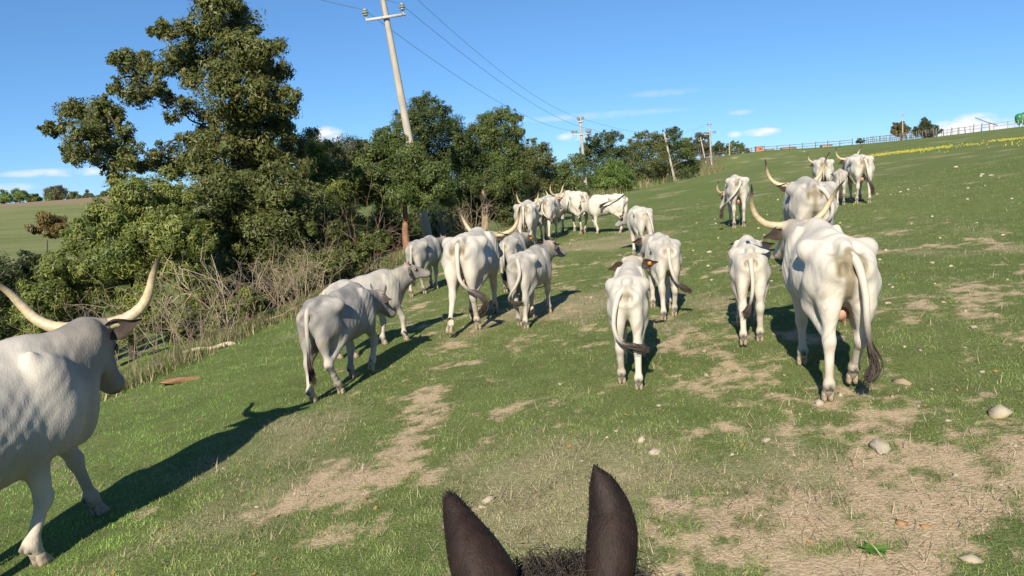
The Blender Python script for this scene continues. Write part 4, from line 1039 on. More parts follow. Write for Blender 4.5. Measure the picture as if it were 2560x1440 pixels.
('round_tree', 'round clipped-looking tree beside the thin skyline pole', 'tree', [(75.43, 150, 4.64), (75.42, 150, 6.15)], [(74.65, 150.3, 7.49, 0.85), (76.07, 150.71, 7.65, 0.85), (75.11, 149.99, 6.84, 1.08), (76.54, 150.72, 6.8, 0.85), (73.95, 149.34, 6.58, 0.69), (75.2, 149.55, 6.07, 0.77)], 0.272, 11700, 'tawny', 0.18, 'trees on the skyline above the pasture', 'dark'),
('umbrella_pine', 'taller dark pointed tree on the skyline right of the round one', 'tree', [(82.67, 155, 4.88), (82.64, 155, 6.77)], [(82.48, 155.04, 8.7, 0.64), (82.14, 154.66, 7.85, 0.95), (83.61, 155.37, 7.66, 0.72), (81.65, 155.22, 7.38, 0.8), (82.5, 155.04, 6.86, 1.19), (84.2, 155.55, 6.71, 1.04), (81.13, 155.1, 6.4, 0.8), (80.22, 154.7, 6.12, 0.56), (84.75, 154.81, 6.24, 0.71), (85.94, 155.55, 6.37, 0.4), (83.47, 155.64, 5.98, 0.96)], 0.289, 13000, 'pine', 0.18, 'trees on the skyline above the pasture', 'dark'),
('low_bush', 'tiny dark bush on the skyline left of the old fence', 'bush', [(67.82, 150, 4.26), (67.82, 150, 4.89), (67.82, 150, 5.34)], [(67.56, 149.77, 5.34, 0.38), (68.4, 150.28, 5.17, 0.31), (67.38, 150.37, 5.16, 0.31)], 0.255, 1300, 'deep', 0.05, 'trees on the skyline above the pasture', 'dark'),
('brow_tree', 'leftmost bright tree on the brow of the far field', 'tree', [(-95.5, 150, 3.04), (-95.29, 150, 4.67)], [(-95.25, 150.05, 5.14, 0.83), (-96.23, 150.15, 4.52, 0.76), (-94.13, 149.4, 4.41, 0.76), (-95.42, 150.07, 4.13, 0.97)], 0.357, 4160, 'bright', 0.15, 'trees along the brow of the far left field', 'dark'),
('brow_tree', 'rounded bright tree on the brow of the far field, second from the left', 'tree', [(-92.58, 150, 3.06), (-92.38, 150, 4.79)], [(-92.3, 150.01, 5.32, 0.92), (-93.45, 150.21, 4.62, 0.85), (-90.93, 149.06, 4.5, 0.84), (-93.05, 150.94, 4.2, 1.08)], 0.357, 6240, 'bright', 0.15, 'trees along the brow of the far left field', 'dark'),
('brow_tree', 'low tree on the far field brow left of the loose grey one', 'tree', [(-89.87, 150, 3.08), (-89.67, 150, 4.02)], [(-89.64, 150.03, 4.39, 0.65), (-90.21, 149.8, 3.9, 0.59), (-89.42, 150.6, 3.83, 0.59), (-89.81, 150.13, 3.6, 0.75)], 0.357, 4160, 'green', 0.15, 'trees along the brow of the far left field', 'dark'),
('brow_tree', 'loose grey-topped tree on the brow of the far field', 'tree', [(-85.54, 150, 3.12), (-85.35, 150, 4.97)], [(-85.26, 149.98, 5.55, 1.02), (-86.6, 150.38, 4.79, 0.93), (-83.9, 149.13, 4.65, 0.93), (-85.49, 150.08, 4.31, 1.19)], 0.357, 7280, 'brownish', 0.15, 'trees along the brow of the far left field', 'dark'),
('brow_tree', 'bright bush at the foot of the loose grey-topped tree', 'tree', [(-86.6, 150, 3.11), (-86.4, 150, 3.97)], [(-86.25, 149.83, 4.37, 0.69), (-87.64, 150.91, 3.86, 0.64), (-86.23, 150.85, 3.77, 0.64), (-86.2, 149.54, 3.52, 0.81)], 0.357, 5200, 'bright', 0.15, 'trees along the brow of the far left field', 'dark'),
('brow_tree', 'low green tree on the far field brow right of the loose grey one', 'tree', [(-82.49, 150, 3.15), (-82.3, 150, 3.88)], [(-82.22, 149.95, 4.24, 0.65), (-82.55, 149.25, 3.75, 0.59), (-81.62, 149.87, 3.68, 0.59), (-82.71, 150.63, 3.46, 0.76)], 0.357, 3900, 'green', 0.15, 'trees along the brow of the far left field', 'dark'),
('brow_tree', 'brownish tree on the far field brow beneath the bare oak twigs', 'tree', [(-79.44, 150, 3.18), (-79.26, 150, 3.84)], [(-79.63, 150.8, 4.25, 0.7), (-79.94, 149.95, 3.72, 0.63), (-78.41, 149.63, 3.63, 0.63), (-78.99, 149.38, 3.39, 0.8)], 0.357, 4160, 'brownish', 0.15, 'trees along the brow of the far left field', 'dark'),
('brow_tree', 'dark tree on the far field brow next to the tall oak', 'tree', [(-76.4, 150, 3.2), (-76.22, 150, 3.81)], [(-76.29, 150.24, 4.18, 0.65), (-77.31, 150.85, 3.7, 0.6), (-75.23, 149.26, 3.61, 0.59), (-76.56, 150.56, 3.39, 0.76)], 0.357, 3900, 'deep', 0.15, 'trees along the brow of the far left field', 'dark'),
]
for q, t in enumerate(TREES):
    tree(*t, seed=100 + q)
print('trees', round(time.time() - T0, 1))

def twigs(base, n, h, spread, lean, colr, rg, r0=.012, depth=2, curl=.25, width=.0):
    """bare wiry stems springing from the ground and forking"""
    mb = MB()
    def grow(p, d, L, r, lev):
        k = 6
        pts = [p]
        for i_ in range(k):
            d = d + rg.normal(size=3) * curl * .45; d /= np.linalg.norm(d)
            p = p + d * L / k
            pts.append(p)
        c = np.array(colr) * rg.uniform(.7, 1.3)
        mb.tube(np.array(pts), np.linspace(r, r * .45, k + 1), 4 if r > .008 else 3, c, cap=False)
        if lev > 0:
            for i_ in range(rg.integers(2, 5)):
                q = pts[rg.integers(2, k + 1)]
                d2 = d + rg.normal(size=3) * .65; d2 /= np.linalg.norm(d2)
                grow(q, d2, L * rg.uniform(.35, .65), r * .6, lev - 1)
    for i_ in range(n):
        a = rg.uniform(0, 2 * math.pi); s = rg.uniform(0, 1)
        b = np.array([math.cos(a), math.sin(a), 0]) * width * s ** .5
        d = np.array([math.cos(a) * spread * s + lean[0], math.sin(a) * spread * s + lean[1], 1.0]); d /= np.linalg.norm(d)
        grow(b, d, h * rg.uniform(.55, 1.0), r0 * rg.uniform(.6, 1.2), depth)
    return mb
RED, GRY, TAN = (.20, .125, .092), (.24, .19, .14), (.34, .27, .18)
SHRUBS = [  # label, x, y, n, h, spread, colour, r0, width, depth
    ('leafless reddish shrub left of the young oak trunk, above the grazing edge', -4.05, 21.9, 11, 1.9, .5, RED, .013, .35, 2),
    ('tangled grey brambles directly behind the horned left cow head', -6.75, 13.4, 30, 1.35, 1.0, GRY, .009, 1.0, 2),
    ('tangled brown brambles under the yellow-green bush, right of the left cow horn', -6.3, 14.9, 26, 1.25, 1.0, GRY, .009, .9, 2),
    ('dry bramble heap behind the pale fallen log', -6.1, 15.7, 20, 1.3, .8, TAN, .008, .7, 2),
    ('bare forked stem with pale bark standing before the dense bush', -5.75, 15.6, 3, 2.2, .12, TAN, .022, .06, 2),
    ('dry twiggy shrub right of the bare pale stem', -5.3, 16.9, 26, 1.3, .8, GRY, .009, .6, 2),
    ('pale dry shrub behind the back of the two grey calves', -4.9, 18.2, 26, 1.35, .7, TAN, .009, .6, 2),
    ('brownish dry shrub below the red twigs at the pasture edge', -4.6, 20.0, 24, 1.2, .8, GRY, .009, .6, 2),
    ('low dry shrub left of the young oak trunk', -4.2, 24.0, 9, 1.1, .8, RED, .009, .5, 2),
    ('pale dry shrub right of the leaning pole base', -2.55, 31.5, 24, 1.5, .6, TAN, .010, .6, 2),
    ('second pale dry shrub, between the pole and the tan trunk', -1.5, 33.0, 22, 1.4, .6, TAN, .010, .6, 2),
    ('reddish leafless shrub behind the horned cows right of the tan trunk', .3, 40.0, 30, 2.0, .6, RED, .014, .9, 2),
    ('tawny shrub at the foot of the far wood beside the leaning cross-topped pole', 19.8, 103.0, 26, 3.4, .7, TAN, .03, 1.6, 1),
    ('reddish scrub at the far end of the far wood', 32.5, 128.0, 26, 4.2, .7, RED, .035, 2.2, 1),
]
for q, (lab, x, y, n_, h_, spd, c_, r0, wd, dep) in enumerate(SHRUBS):
    rg = np.random.default_rng(900 + q)
    root = empty('bare_shrub', (x, y, g1(x, y))); tag(root, lab, 'shrub', 'leafless shrubs and brambles along the hedge')
    twigs((x, y), n_, h_, spd, (.0, .0), c_, rg, r0, dep, .3, wd).build('stems', M['twig'], root)

# ------------------------------------------------------------------ poles and wires
def insulator_geo(s=1.0):
    prof = [(0, .03), (.02, .03), (.03, .10), (.07, .12), (.10, .07), (.11, .07), (.12, .13), (.17, .14), (.19, .08), (.20, .08), (.21, .11), (.27, .10), (.31, .05), (.33, .0)]
    n = 12; V = []; Q = []
    for z, r in prof:
        a = np.arange(n) * 2 * math.pi / n
        V.append(np.stack([r * np.cos(a), r * np.sin(a), np.full(n, z)], -1) * s)
    for i_ in range(len(prof) - 1):
        for j_ in range(n):
            Q.append([i_ * n + j_, i_ * n + (j_ + 1) % n, (i_ + 1) * n + (j_ + 1) % n, (i_ + 1) * n + j_])
    return np.concatenate(V), np.array(Q)
_iv, _iq = insulator_geo()
ins_me = np_mesh('insulator', _iv, _iq); ins_me.materials.append(M['glass_insulator'])
def pole(label, name, base, top, r0, r1, arms, cat='utility pole', ins_s=1.0, collar=True):
    """arms: list of (height fraction, half length, world direction xy, insulator offsets along the arm)"""
    base = np.array(base, float); top = np.array(top, float)
    base[2] = g1(base[0], base[1])
    root = empty(name, base); tag(root, label, cat, 'poles of the overhead line')
    mb = MB(); ax = top - base
    mb.tube(np.array([-ax * .03] + [ax * t for t in np.linspace(0, 1, 12)]), np.concatenate([[r0], np.linspace(r0, r1, 12)]), 12)
    mb.build('shaft', M['concrete'], root)
    tops = []
    for hf, hl, (dx, dy), offs in arms:
        d = np.array([dx, dy, 0.0]); d /= np.linalg.norm(d)
        axn = ax / np.linalg.norm(ax)
        d = d - axn * np.dot(d, axn) * (1 if hl > .3 else 0); d /= np.linalg.norm(d)
        c = ax * hf + np.array([0, -r0, 0]) * .9
        am = MB()
        wv = np.cross(d, axn); wv /= np.linalg.norm(wv)
        hw = .045 * (ins_s if ins_s > 1 else 1)
        P = np.array([c + d * a * hl + wv * b * hw * .8 + axn * e * hw for a in (-1, 1) for b in (-1, 1) for e in (-1, 1)])
        am.add(P, [[0, 1, 3, 2], [4, 6, 7, 5], [0, 4, 5, 1], [2, 3, 7, 6], [0, 2, 6, 4], [1, 5, 7, 3]])
        ao = am.build('crossarm', M['steel'] if hl < 5 else M['concrete'], root, smooth=False)
        for o_ in offs:
            b0 = c + d * o_
            pm = MB(); pm.tube(np.array([b0 - axn * .12, b0, b0 + axn * .16]), .018, 6)
            pm.build('pin', M['steel'], ao)
            io = link_obj('insulator', ins_me, ao)
            io.location = b0 + axn * .13
            io.rotation_euler = Vector(axn).to_track_quat('Z', 'Y').to_euler()
            io.scale = (ins_s,) * 3
            tops.append(base + b0 + axn * (.13 + .26 * ins_s))
    return tops
PL = {'main': [-3.1, 30.0, 0.38, -4.13, 30.0, 9.42], 'main_arm': [[-4.76, 30.0, 8.39], [-3.31, 30.0, 8.64]], 'second': [7.76, 76.0, -0.17, 7.48, 76.0, 7.65], 'lean': [22.41, 104.0, 0.39, 21.15, 104.0, 7.03], 'far': [41.2, 157.0, 2.32, 40.92, 157.0, 10.33], 'lean2': [42.09, 165.0, 4.46, 41.11, 165.0, 8.39], 'mini': [54.26, 190.0, 4.71, 54.22, 190.0, 7.46], 'sky': [73.8, 146.0, 4.5, 73.67, 146.0, 9.88]}
b_, t_ = np.array(PL['main'][:3]), np.array(PL['main'][3:])
b_[2] = g1(b_[0], b_[1])
a0, a1 = [np.array(v) for v in PL['main_arm']]
hf = ((a0 + a1) / 2 - b_)[2] / (t_ - b_)[2]
top2 = b_ + (t_ - b_) * 1.10
adir = (a1 - a0)
hl_ = np.linalg.norm(adir) / 2
mt = pole('leaning concrete pole nearest the cows, its crossarm carrying two glass insulators', 'utility_pole', b_, top2, .185, .095,
          [(hf / 1.10, hl_, (1, .12), (-hl_ + .03, hl_ - .08)), (.985, .12, (1, .1), (0.0,))], ins_s=.92)
b2, t2 = np.array(PL['second'][:3]), np.array(PL['second'][3:])
s2 = pole('slim upright pole with six insulators left of the far wood', 'utility_pole', b2, t2, .19, .10,
          [(.955, .35, (1, .1), (-.20, .24)), (.80, .86, (1, .1), (-.84, -.52, .52, .84))], ins_s=1.15)
b3, t3 = np.array(PL['far'][:3]), np.array(PL['far'][3:])
s3 = pole('far pole with paired insulators alone on the slope, right of the wood', 'utility_pole', b3, t3, .19, .10,
          [(.975, .40, (1, .1), (-.28, .28)), (.78, 1.2, (1, .1), (-1.1, -.7, .7, 1.1))], ins_s=1.3)
b4, t4 = np.array(PL['lean'][:3]), np.array(PL['lean'][3:])
pole('strongly leaning pole with a plain cross bar in front of the far wood', 'utility_pole', b4, t4, .17, .11, [(.87, .62, (1, .3), (-.55, .55))], ins_s=.7)
b5, t5 = np.array(PL['lean2'][:3]), np.array(PL['lean2'][3:])
pole('leaning pole by the far fence in front of the tall grey-green tree', 'utility_pole', b5, t5, .17, .11, [(.87, .70, (1, .3), (-.6, .6))], ins_s=.8)
b6, t6 = np.array(PL['mini'][:3]), np.array(PL['mini'][3:])
pole('smallest, farthest pole standing before the wide dome of trees', 'utility_pole', b6, t6, .17, .11, [(.84, .55, (1, .1), (-.45, .45))], ins_s=.8)
b7, t7 = np.array(PL['sky'][:3]), np.array(PL['sky'][3:])
pole('thin plain pole on the skyline in front of the round tree', 'utility_pole', b7, t7, .13, .07, [(.90, .16, (1, .1), (0.1,))], ins_s=.8)
# wires: from a pole behind the rider, over the leaning pole, to the slim pole and on to the far one
prev = np.array([-13.9, -16.0, 0])
axn = np.array([-.05, 0, 1.0])
def cable(label, pts, sags):
    mb = MB(); P = []
    for a, b, s in zip(pts[:-1], pts[1:], sags):
        t = np.linspace(0, 1, 30)[:, None]
        p = a * (1 - t) + b * t; p[:, 2] -= (4 * s * t * (1 - t))[:, 0]
        P.append(p if not P else p[1:])
    P = np.concatenate(P)
    mb.tube(P, .006 + .00009 * np.maximum(P[:, 1], 0), 5)
    o = mb.build('power_line', M['wire']); tag(o, label, 'cable', 'wires of the overhead line')
cable('left wire over the leaning pole, tied to its left insulator', [np.array([-14.7, -16, 8.6]), mt[0], s2[2], s3[2]], (1.3, .9, 1.8))
cable('right wire over the leaning pole, tied to its right insulator', [np.array([-13.0, -16, 8.9]), mt[1], s2[5], s3[5]], (1.3, .8, 1.8))
cable('top wire above the leaning pole, leading to the top of the slim pole', [np.array([-13.8, -16, 9.6]), mt[2], s2[0], s3[0]], (1.3, .9, 1.8))

# ------------------------------------------------------------------ fences, buildings, silos on the skyline
post_me = {}
def fence(label, name, pts, step, hgt, rails, mat, w=.12, jitter=.06, rail_r=.05, seed=1, brush=0):
    rg = np.random.default_rng(seed)
    P = np.array(pts, float); seg = np.linalg.norm(np.diff(P, axis=0), axis=1); cs = np.concatenate([[0], np.cumsum(seg)])
    n = int(cs[-1] / step)
    s = np.linspace(0, cs[-1], n + 1)
    X = np.stack([np.interp(s, cs, P[:, 0]), np.interp(s, cs, P[:, 1])], -1)
    Z = ground(X[:, 0], X[:, 1])
    x0, y0 = X[0]; root = empty(name, (x0, y0, Z[0])); tag(root, label, 'fence')
    key = (round(w, 2), round(hgt, 2))
    if key not in post_me:
        mb = MB(); mb.tube(np.array([[0, 0, -.2], [0, 0, hgt * .5], [0, 0, hgt * .96], [0, 0, hgt]]), np.array([w, w * .95, w * .9, w * .6]) / 2, 7); post_me[key] = mb.mesh('post')
        post_me[key].materials.append(mat)
    for k in range(n + 1):
        o = link_obj('post', post_me[key], root)
        o.location = (X[k, 0] - x0, X[k, 1] - y0, Z[k] - Z[0]); sc = 1 + rg.uniform(-.12, .12)
        o.scale = (1, 1, sc); o.rotation_euler = (rg.normal(0, jitter), rg.normal(0, jitter), 0)
    for f in rails:
        mb = MB()
        for k in range(n):
            a = np.array([X[k, 0] - x0, X[k, 1] - y0 - w * .5, Z[k] - Z[0] + hgt * f + rg.normal(0, .02)])
            b = np.array([X[k + 1, 0] - x0, X[k + 1, 1] - y0 - w * .5, Z[k + 1] - Z[0] + hgt * f + rg.normal(0, .02)])
            mb.tube(np.array([a, (a + b) / 2 + (0, 0, rg.normal(0, .03)), b]), rail_r, 6)
        mb.build('rail', mat, root)
    return root
fence('wooden post-and-rail fence running along the far skyline from the wood', 'rail_fence', [(29, 166), (36, 171), (45, 173), (56, 167), (63, 161), (68, 154)], 2.6, 1.25, (.45, .85), M['rail'], .16, .04, .055, 3)
fence('crowded old fence of dark uneven stakes below the skyline trees', 'stake_fence', [(68.4, 153), (70, 147), (71, 141), (70.6, 133), (69.5, 127)], .55, 1.35, (.3, .55, .88), M['old_wood'], .12, .10, .05, 4)
fence('thin pale fence on the skyline at the right, leading to the green silos', 'rail_fence', [(69.5, 127), (68.6, 119), (70.5, 112), (75, 108), (84, 108)], 1.9, 1.0, (.5, .92), M['old_wood'], .06, .05, .028, 5)
fence('short row of pale stakes in the grass below the skyline fence', 'stake_fence', [(62.0, 113), (63.0, 108), (64, 104)], 1.3, 1.1, (), M['rail'], .12, .07, .04, 6)
# leaning beam behind the fence
mb = MB(); mb.tube(np.array([[0, 0, 0], [-1.6, -.1, .55], [-3.4, -.2, 1.3]]) , .07, 7)
bo = mb.build('leaning_beam', M['old_wood']); bx, by = 72.5, 116.0
bo.location = (bx, by, g1(bx, by) + .6); tag(bo, 'dark slanting beam resting on the skyline fence before the white cloud', 'beam')
def house(label, loc, w, d, h, rh, mat, nwin):
    root = empty('farm_house', loc); tag(root, label, 'building', 'farm buildings beyond the ridge')
    mb = MB(); mb.box((0, 0, h / 2 - 8), (w, d, h + 16)); mb.build('wall', mat, root, False)
    mb = MB(); ov = .3
    V_ = [(-w / 2 - ov, -d / 2 - ov, h), (w / 2 + ov, -d / 2 - ov, h), (w / 2 + ov, d / 2 + ov, h), (-w / 2 - ov, d / 2 + ov, h), (-w / 2 - ov, 0, h + rh), (w / 2 + ov, 0, h + rh)]
    mb.add(V_, [[0, 1, 5, 4], [2, 3, 4, 5], [0, 3, 2, 1]], [[0, 4, 3], [1, 2, 5]]); mb.build('roof', M['roof'], root, False)
    for k in range(nwin):
        x = (k + .5) / nwin * w - w / 2
        mb = MB(); mb.box((x, -d / 2 - .02, h * .6), (w / nwin * .35, .06, h * .32)); mb.build('window', M['pane'], root, False)
house('red walled farm building at the end of the far fence', (163.5, 506, 9.2), 4.2, 4, 3.0, .6, M['plaster_red'], 1)
house('small pale shed right of the red farm building', (185, 550, 8.0), 4.8, 4, 2.4, 1.2, M['plaster'], 1)
house('wide pale farm building farther right on the ridge', (206, 572, 8.6), 10, 5, 2.4, 1.4, M['plaster'], 3)
house('low stone coloured building just left of the old stake fence', (229, 561, 9.3), 7, 5, 2.0, 1.0, M['plaster'], 2)
def silo(label, x, y, s):
    z = g1(x, y)
    root = empty('feed_silo', (x, y, z)); tag(root, label, 'silo', 'green feed silos on the ridge')
    prof = [(.35, .12), (.45, .22), (1.1, .62), (1.5, .80), (2.0, .86), (2.45, .80), (2.75, .58), (2.95, .28), (3.0, .04)]
    mb = MB(); P = np.array([[0, 0, a] for a, _ in prof]) * s
    mb.tube(P, np.array([r for _, r in prof]) * s, 18); mb.build('hopper', M['silo'], root)
    for k in range(4):
        a = math.pi / 4 + k * math.pi / 2
        mb = MB(); mb.tube(np.array([[math.cos(a) * .75, math.sin(a) * .75, -.2], [math.cos(a) * .72, math.sin(a) * .72, 1.5]]) * s, .05 * s, 6); mb.build('leg', M['steel'], root)
    mb = MB(); mb.tube(np.array([[.3, -.8, 2.7], [.3, -.9, 1.6], [.1, -.5, .8]]) * s, .05 * s, 6); mb.build('pipe', M['steel'], root)
silo('left one of the two green feed silos at the right edge of the skyline', 77.3, 118.5, .66)
silo('right one of the two green feed silos, cut by the picture edge', 78.2, 118.8, .70)

# ------------------------------------------------------------------ stones, log, leaves, flowers
def rock_mesh(seed, flat=.6):
    rg = np.random.default_rng(seed)
    import bmesh
    bm = bmesh.new(); bmesh.ops.create_icosphere(bm, subdivisions=2 if seed in (512, 40) else 1, radius=1)
    V_ = np.array([v.co for v in bm.verts]); Fc = np.array([[v.index for v in f.verts] for f in bm.faces]); bm.free()
    for _ in range(9):   # chip flat faces off
        d = rg.normal(size=3); d /= np.linalg.norm(d); c = rg.uniform(.32, .72)
        s = V_ @ d; V_ = V_ - np.maximum(s - c, 0)[:, None] * d
    V_ = V_ * 1.25 * np.array([1, rg.uniform(.6, .9), flat * rg.uniform(.7, 1.1)]) + rg.normal(0, .025 if len(V_) > 50 else .07, V_.shape)
    return V_, Fc
ROCKC = {'pale': (.46, .395, .29), 'tan': (.38, .30, .20), 'orange': (.42, .24, .12), 'yellow': (.50, .38, .18)}
def stone(label, x, y, r, seed, c='pale', group=None, me=None, flat=.6):
    if me is None:
        V_, Fc = rock_mesh(seed, flat)
        me = np_mesh('stone', V_, Fc, False, (np.array(ROCKC[c]) if c != 'yellow' else np.where(V_[:, 2:3] > .12, np.array(ROCKC['pale']), np.array(ROCKC['yellow']))) * (.85 + .3 * np.random.default_rng(seed).random((len(V_), 1))))
        me.materials.append(M['stone'])
    o = link_obj('stone', me)
    r *= 1.15 if label.startswith('small pale stone lying') else 1.45; o.location = (x, y, g1(x, y) + r * .02); o.scale = (r, r, r); o.rotation_euler = (0, 0, (seed * 1.7) % 6.28)
    tag(o, label, 'stone', group)
    return o
STONES = [(2.56, 5.34, 0.074, 'largest pale limestone block, cracked, right of centre on bare soil'),
  (2.55, 6.4, 0.046, 'rounded pale stone just behind the rear hoof of the large right cow'),
  (3.38, 6.62, 0.061, 'tan stone on the grass right of the tail of the large right cow'),
  (0.99, 6.16, 0.041, 'oval pale stone on green turf ahead of the right horse ear'),
  (1.89, 5.8, 0.039, 'small flat pale stone on the turf, level with the largest block'),
  (-0.27, 5.4, 0.047, 'chalky stone on grass ahead of the left horse ear'),
  (2.34, 3.86, 0.04, 'white angular stone at the bottom edge of the pasture'),
  (2.2, 4.32, 0.035, 'pale stone on bare soil beside an orange-brown one'),
  (2.3, 4.26, 0.028, 'orange-brown stone on bare soil'),
  (3.6, 5.68, 0.076, 'broad pale stone with a yellow underside near the right edge'),
  (1.03, 5.86, 0.042, 'thin pale stone fragment lying left of the largest block')]
for q, (x, y, r, lab) in enumerate(STONES):
    stone(lab, x, y, r, 40 + q, 'orange' if 'orange' in lab else 'tan' if lab.startswith('tan') else 'yellow' if 'yellow' in lab else 'pale', 'larger stones lying on the pasture')
PEB = [(-2.1, 5.84, 0.024), (-0.84, 6.2, 0.019), (0.47, 5.9, 0.021), (4.05, 6.6, 0.03), (4.48, 17.4, 0.071), (3.88, 15.24, 0.047), (3.2, 6.04, 0.019), (5.13, 9.14, 0.033), (5.09, 8.62, 0.035), (16.07, 25.92, 0.106), (16.37, 26.96, 0.083), (19.18, 33.44, 0.103), (1.88, 7.56, 0.031), (1.57, 5.62, 0.026), (1.93, 4.68, 0.019), (6.43, 9.98, 0.036), (5.23, 8.3, 0.03), (3.92, 7.38, 0.026), (3.49, 6.38, 0.023), (2.22, 4.98, 0.018), (1.98, 5.46, 0.017), (3.86, 7.58, 0.031), (2.84, 12.48, 0.038), (10.19, 41.8, 0.086), (6.29, 23.62, 0.073), (6.19, 18.88, 0.068), (10.72, 30.96, 0.064), (57.84, 152.2, 0.234), (12.45, 24.78, 0.064), (13.27, 25.14, 0.064), (9.45, 15.72, 0.056), (11.89, 18.4, 0.057), (7.99, 14.4, 0.044), (6.18, 12.94, 0.04), (5.14, 10.42, 0.037), (2.08, 8.46, 0.03), (1.64, 7.68, 0.028), (0.57, 5.6, 0.023), (0.81, 6.42, 0.023), (0.44, 8.02, 0.025), (-0.52, 5.26, 0.019), (0.84, 4.66, 0.017), (1.47, 4.64, 0.019), (1.68, 4.28, 0.018), (1.96, 4.34, 0.018), (2.5, 4.46, 0.016), (2.95, 4.6, 0.019), (3.37, 5.1, 0.021), (2.62, 4.18, 0.019), (2.54, 7.22, 0.022), (2.21, 7.54, 0.023), (4.31, 7.32, 0.023), (3.13, 6.34, 0.026), (2.31, 6.22, 0.019), (-1.85, 6, 0.018), (-2.75, 6.9, 0.018), (-1.41, 6.5, 0.017), (-0.68, 6.6, 0.02), (7.7, 19.52, 0.05), (8.01, 18.82, 0.058), (8.83, 17.04, 0.052), (9.68, 17.8, 0.046), (11.58, 19.64, 0.05), (8.83, 13.86, 0.05), (4.87, 15.9, 0.049), (4.17, 12.36, 0.038), (3.45, 13.32, 0.041)]
pm = []
for q in range(7):
    V_, Fc = rock_mesh(300 + q, .55)
    m_ = np_mesh('stone', V_, Fc, False, np.array(ROCKC['pale']) * (.85 + .3 * np.random.default_rng(q).random((len(V_), 1)))); m_.materials.append(M['stone']); pm.append(m_)
rg = np.random.default_rng(77)
extra = []
while len(extra) < 70:
    d = rg.uniform(5, 32); az = R(rg.uniform(-4, 33)); x, y = d * math.sin(az), d * math.cos(az)
    if rg.random() < .35 + .65 * sstep(0, 6, x): extra.append((x, y, rg.uniform(.015, .04) * (1 + d * .03)))
for q, (x, y, r) in enumerate(PEB + extra):
    d_ = math.hypot(x, y)
    zone = ('in the worn foreground turf near the horse ears' if d_ < 5.6 and x < 1.6 else 'on the bare foreground soil at the lower right' if d_ < 6.2 else
            'in the turf right of the largest white cow' if x > 2.9 and d_ < 11 else 'in the turf around the centre file of calves' if d_ < 12 and x > .6 else
            'in the turf on the left half of the pasture' if x < .6 else 'on the upper slope around the rightmost horned cows' if x > 7.5 else 'on the middle slope below the cow standing alone')
    stone('small pale stone lying loose ' + zone, x, y, r, q, group='small pale stones ' + zone, me=pm[q % 7])
# pale fallen log and a slab of bark at the hedge foot
mb = MB(); lp = np.array([[-.75, -.25, .05], [-.3, -.1, .10], [.1, .05, .07], [.55, .25, .13], [.8, .42, .08]])
mb.tube(spline(lp, 12), np.linspace(.035, .06, 12), 8, (.50, .42, .30))
mb.tube(np.array([[.1, .05, .08], [.05, .25, .16], [-.1, .42, .20]]), np.array([.03, .02, .01]), 6, (.46, .38, .28))
lo_ = mb.build('fallen_branch', M['bark']); lo_.location = (-5.6, 13.96, g1(-5.6, 13.96)); lo_.scale = (.55, .55, .8); tag(lo_, 'pale barkless branch lying on the grass at the foot of the brambles', 'branch')
V_, Fc = rock_mesh(512, .5)
so = link_obj('bark_slab', np_mesh('bark_slab', V_ * (.40, .20, .12), Fc, False, np.full((len(V_), 3), 1.0) * (.25, .15, .08)), None, M['stone'])
so.location = (-5.0, 11.25, g1(-5.0, 11.25) + .03); so.rotation_euler = (0, 0, .35); tag(so, 'reddish slab of bark on the grass right of the left cow muzzle', 'bark')
# scattered yellow leaves (uncountable litter)
n = 300
d = 4.5 + 22 * rg.random(n) ** 1.6; az = np.radians(rg.uniform(-33, 34, n)); x, y = d * np.sin(az), d * np.cos(az)
z = ground(x, y) + .015
a = rg.uniform(0, 6.28, n); L = rg.uniform(.010, .026, n); til = rg.uniform(-.5, .5, (n, 2))
A = np.stack([np.cos(a), np.sin(a), til[:, 0]], -1) * L[:, None]; Bv = np.stack([-np.sin(a), np.cos(a), til[:, 1]], -1) * L[:, None] * .6
P = np.stack([x, y, z], -1)
V_ = np.stack([P - A, P + Bv, P + A, P - Bv], 1).reshape(-1, 3)
C_ = np.array([.34, .20, .08]) * rg.uniform(.5, 1.2, (n, 1)) * np.array([1, 1, 1]) + rg.uniform(0, .08, (n, 1)) * np.array([1, .3, 0])
fl = link_obj('fallen_leaves', np_mesh('fallen_leaves', V_, np.arange(4 * n).reshape(n, 4), False, np.repeat(C_, 4, 0)), None, M['grass'])
tag(fl, 'dry yellow and brown leaves scattered over the turf', kind='stuff')
# yellow flowers in a strip below the ridge and sprinkled about
n = 1500
t = rg.random(n)
x = 28.2 + 6.8 * t + rg.normal(0, .3, n); y = 62.5 - 9.0 * t + rg.normal(0, 1.3, n) + (rg.random(n) < .16) * rg.uniform(-22, 5, n)
sel = fbm(x * .6, y * .3, 3) > .40; x, y = x[sel], y[sel]; n = len(x)
z = ground(x, y) + rg.uniform(.05, .16, n); L = rg.uniform(.025, .055, n)
P = np.stack([x, y, z], -1)
ex = np.array([1, 0, 0]) * L[:, None]; ez = np.array([0, -.3, 1.0]) * L[:, None]
V_ = np.stack([P - ex, P - ez, P + ex, P + ez], 1).reshape(-1, 3)
C_ = np.array([.50, .46, .09]) * rg.uniform(.6, 1.1, (n, 1))
fo = link_obj('yellow_flowers', np_mesh('yellow_flowers', V_, np.arange(4 * n).reshape(n, 4), False, np.repeat(C_, 4, 0)), None, M['grass'])
tag(fo, 'strip of small yellow flowers along the upper slope', kind='stuff')
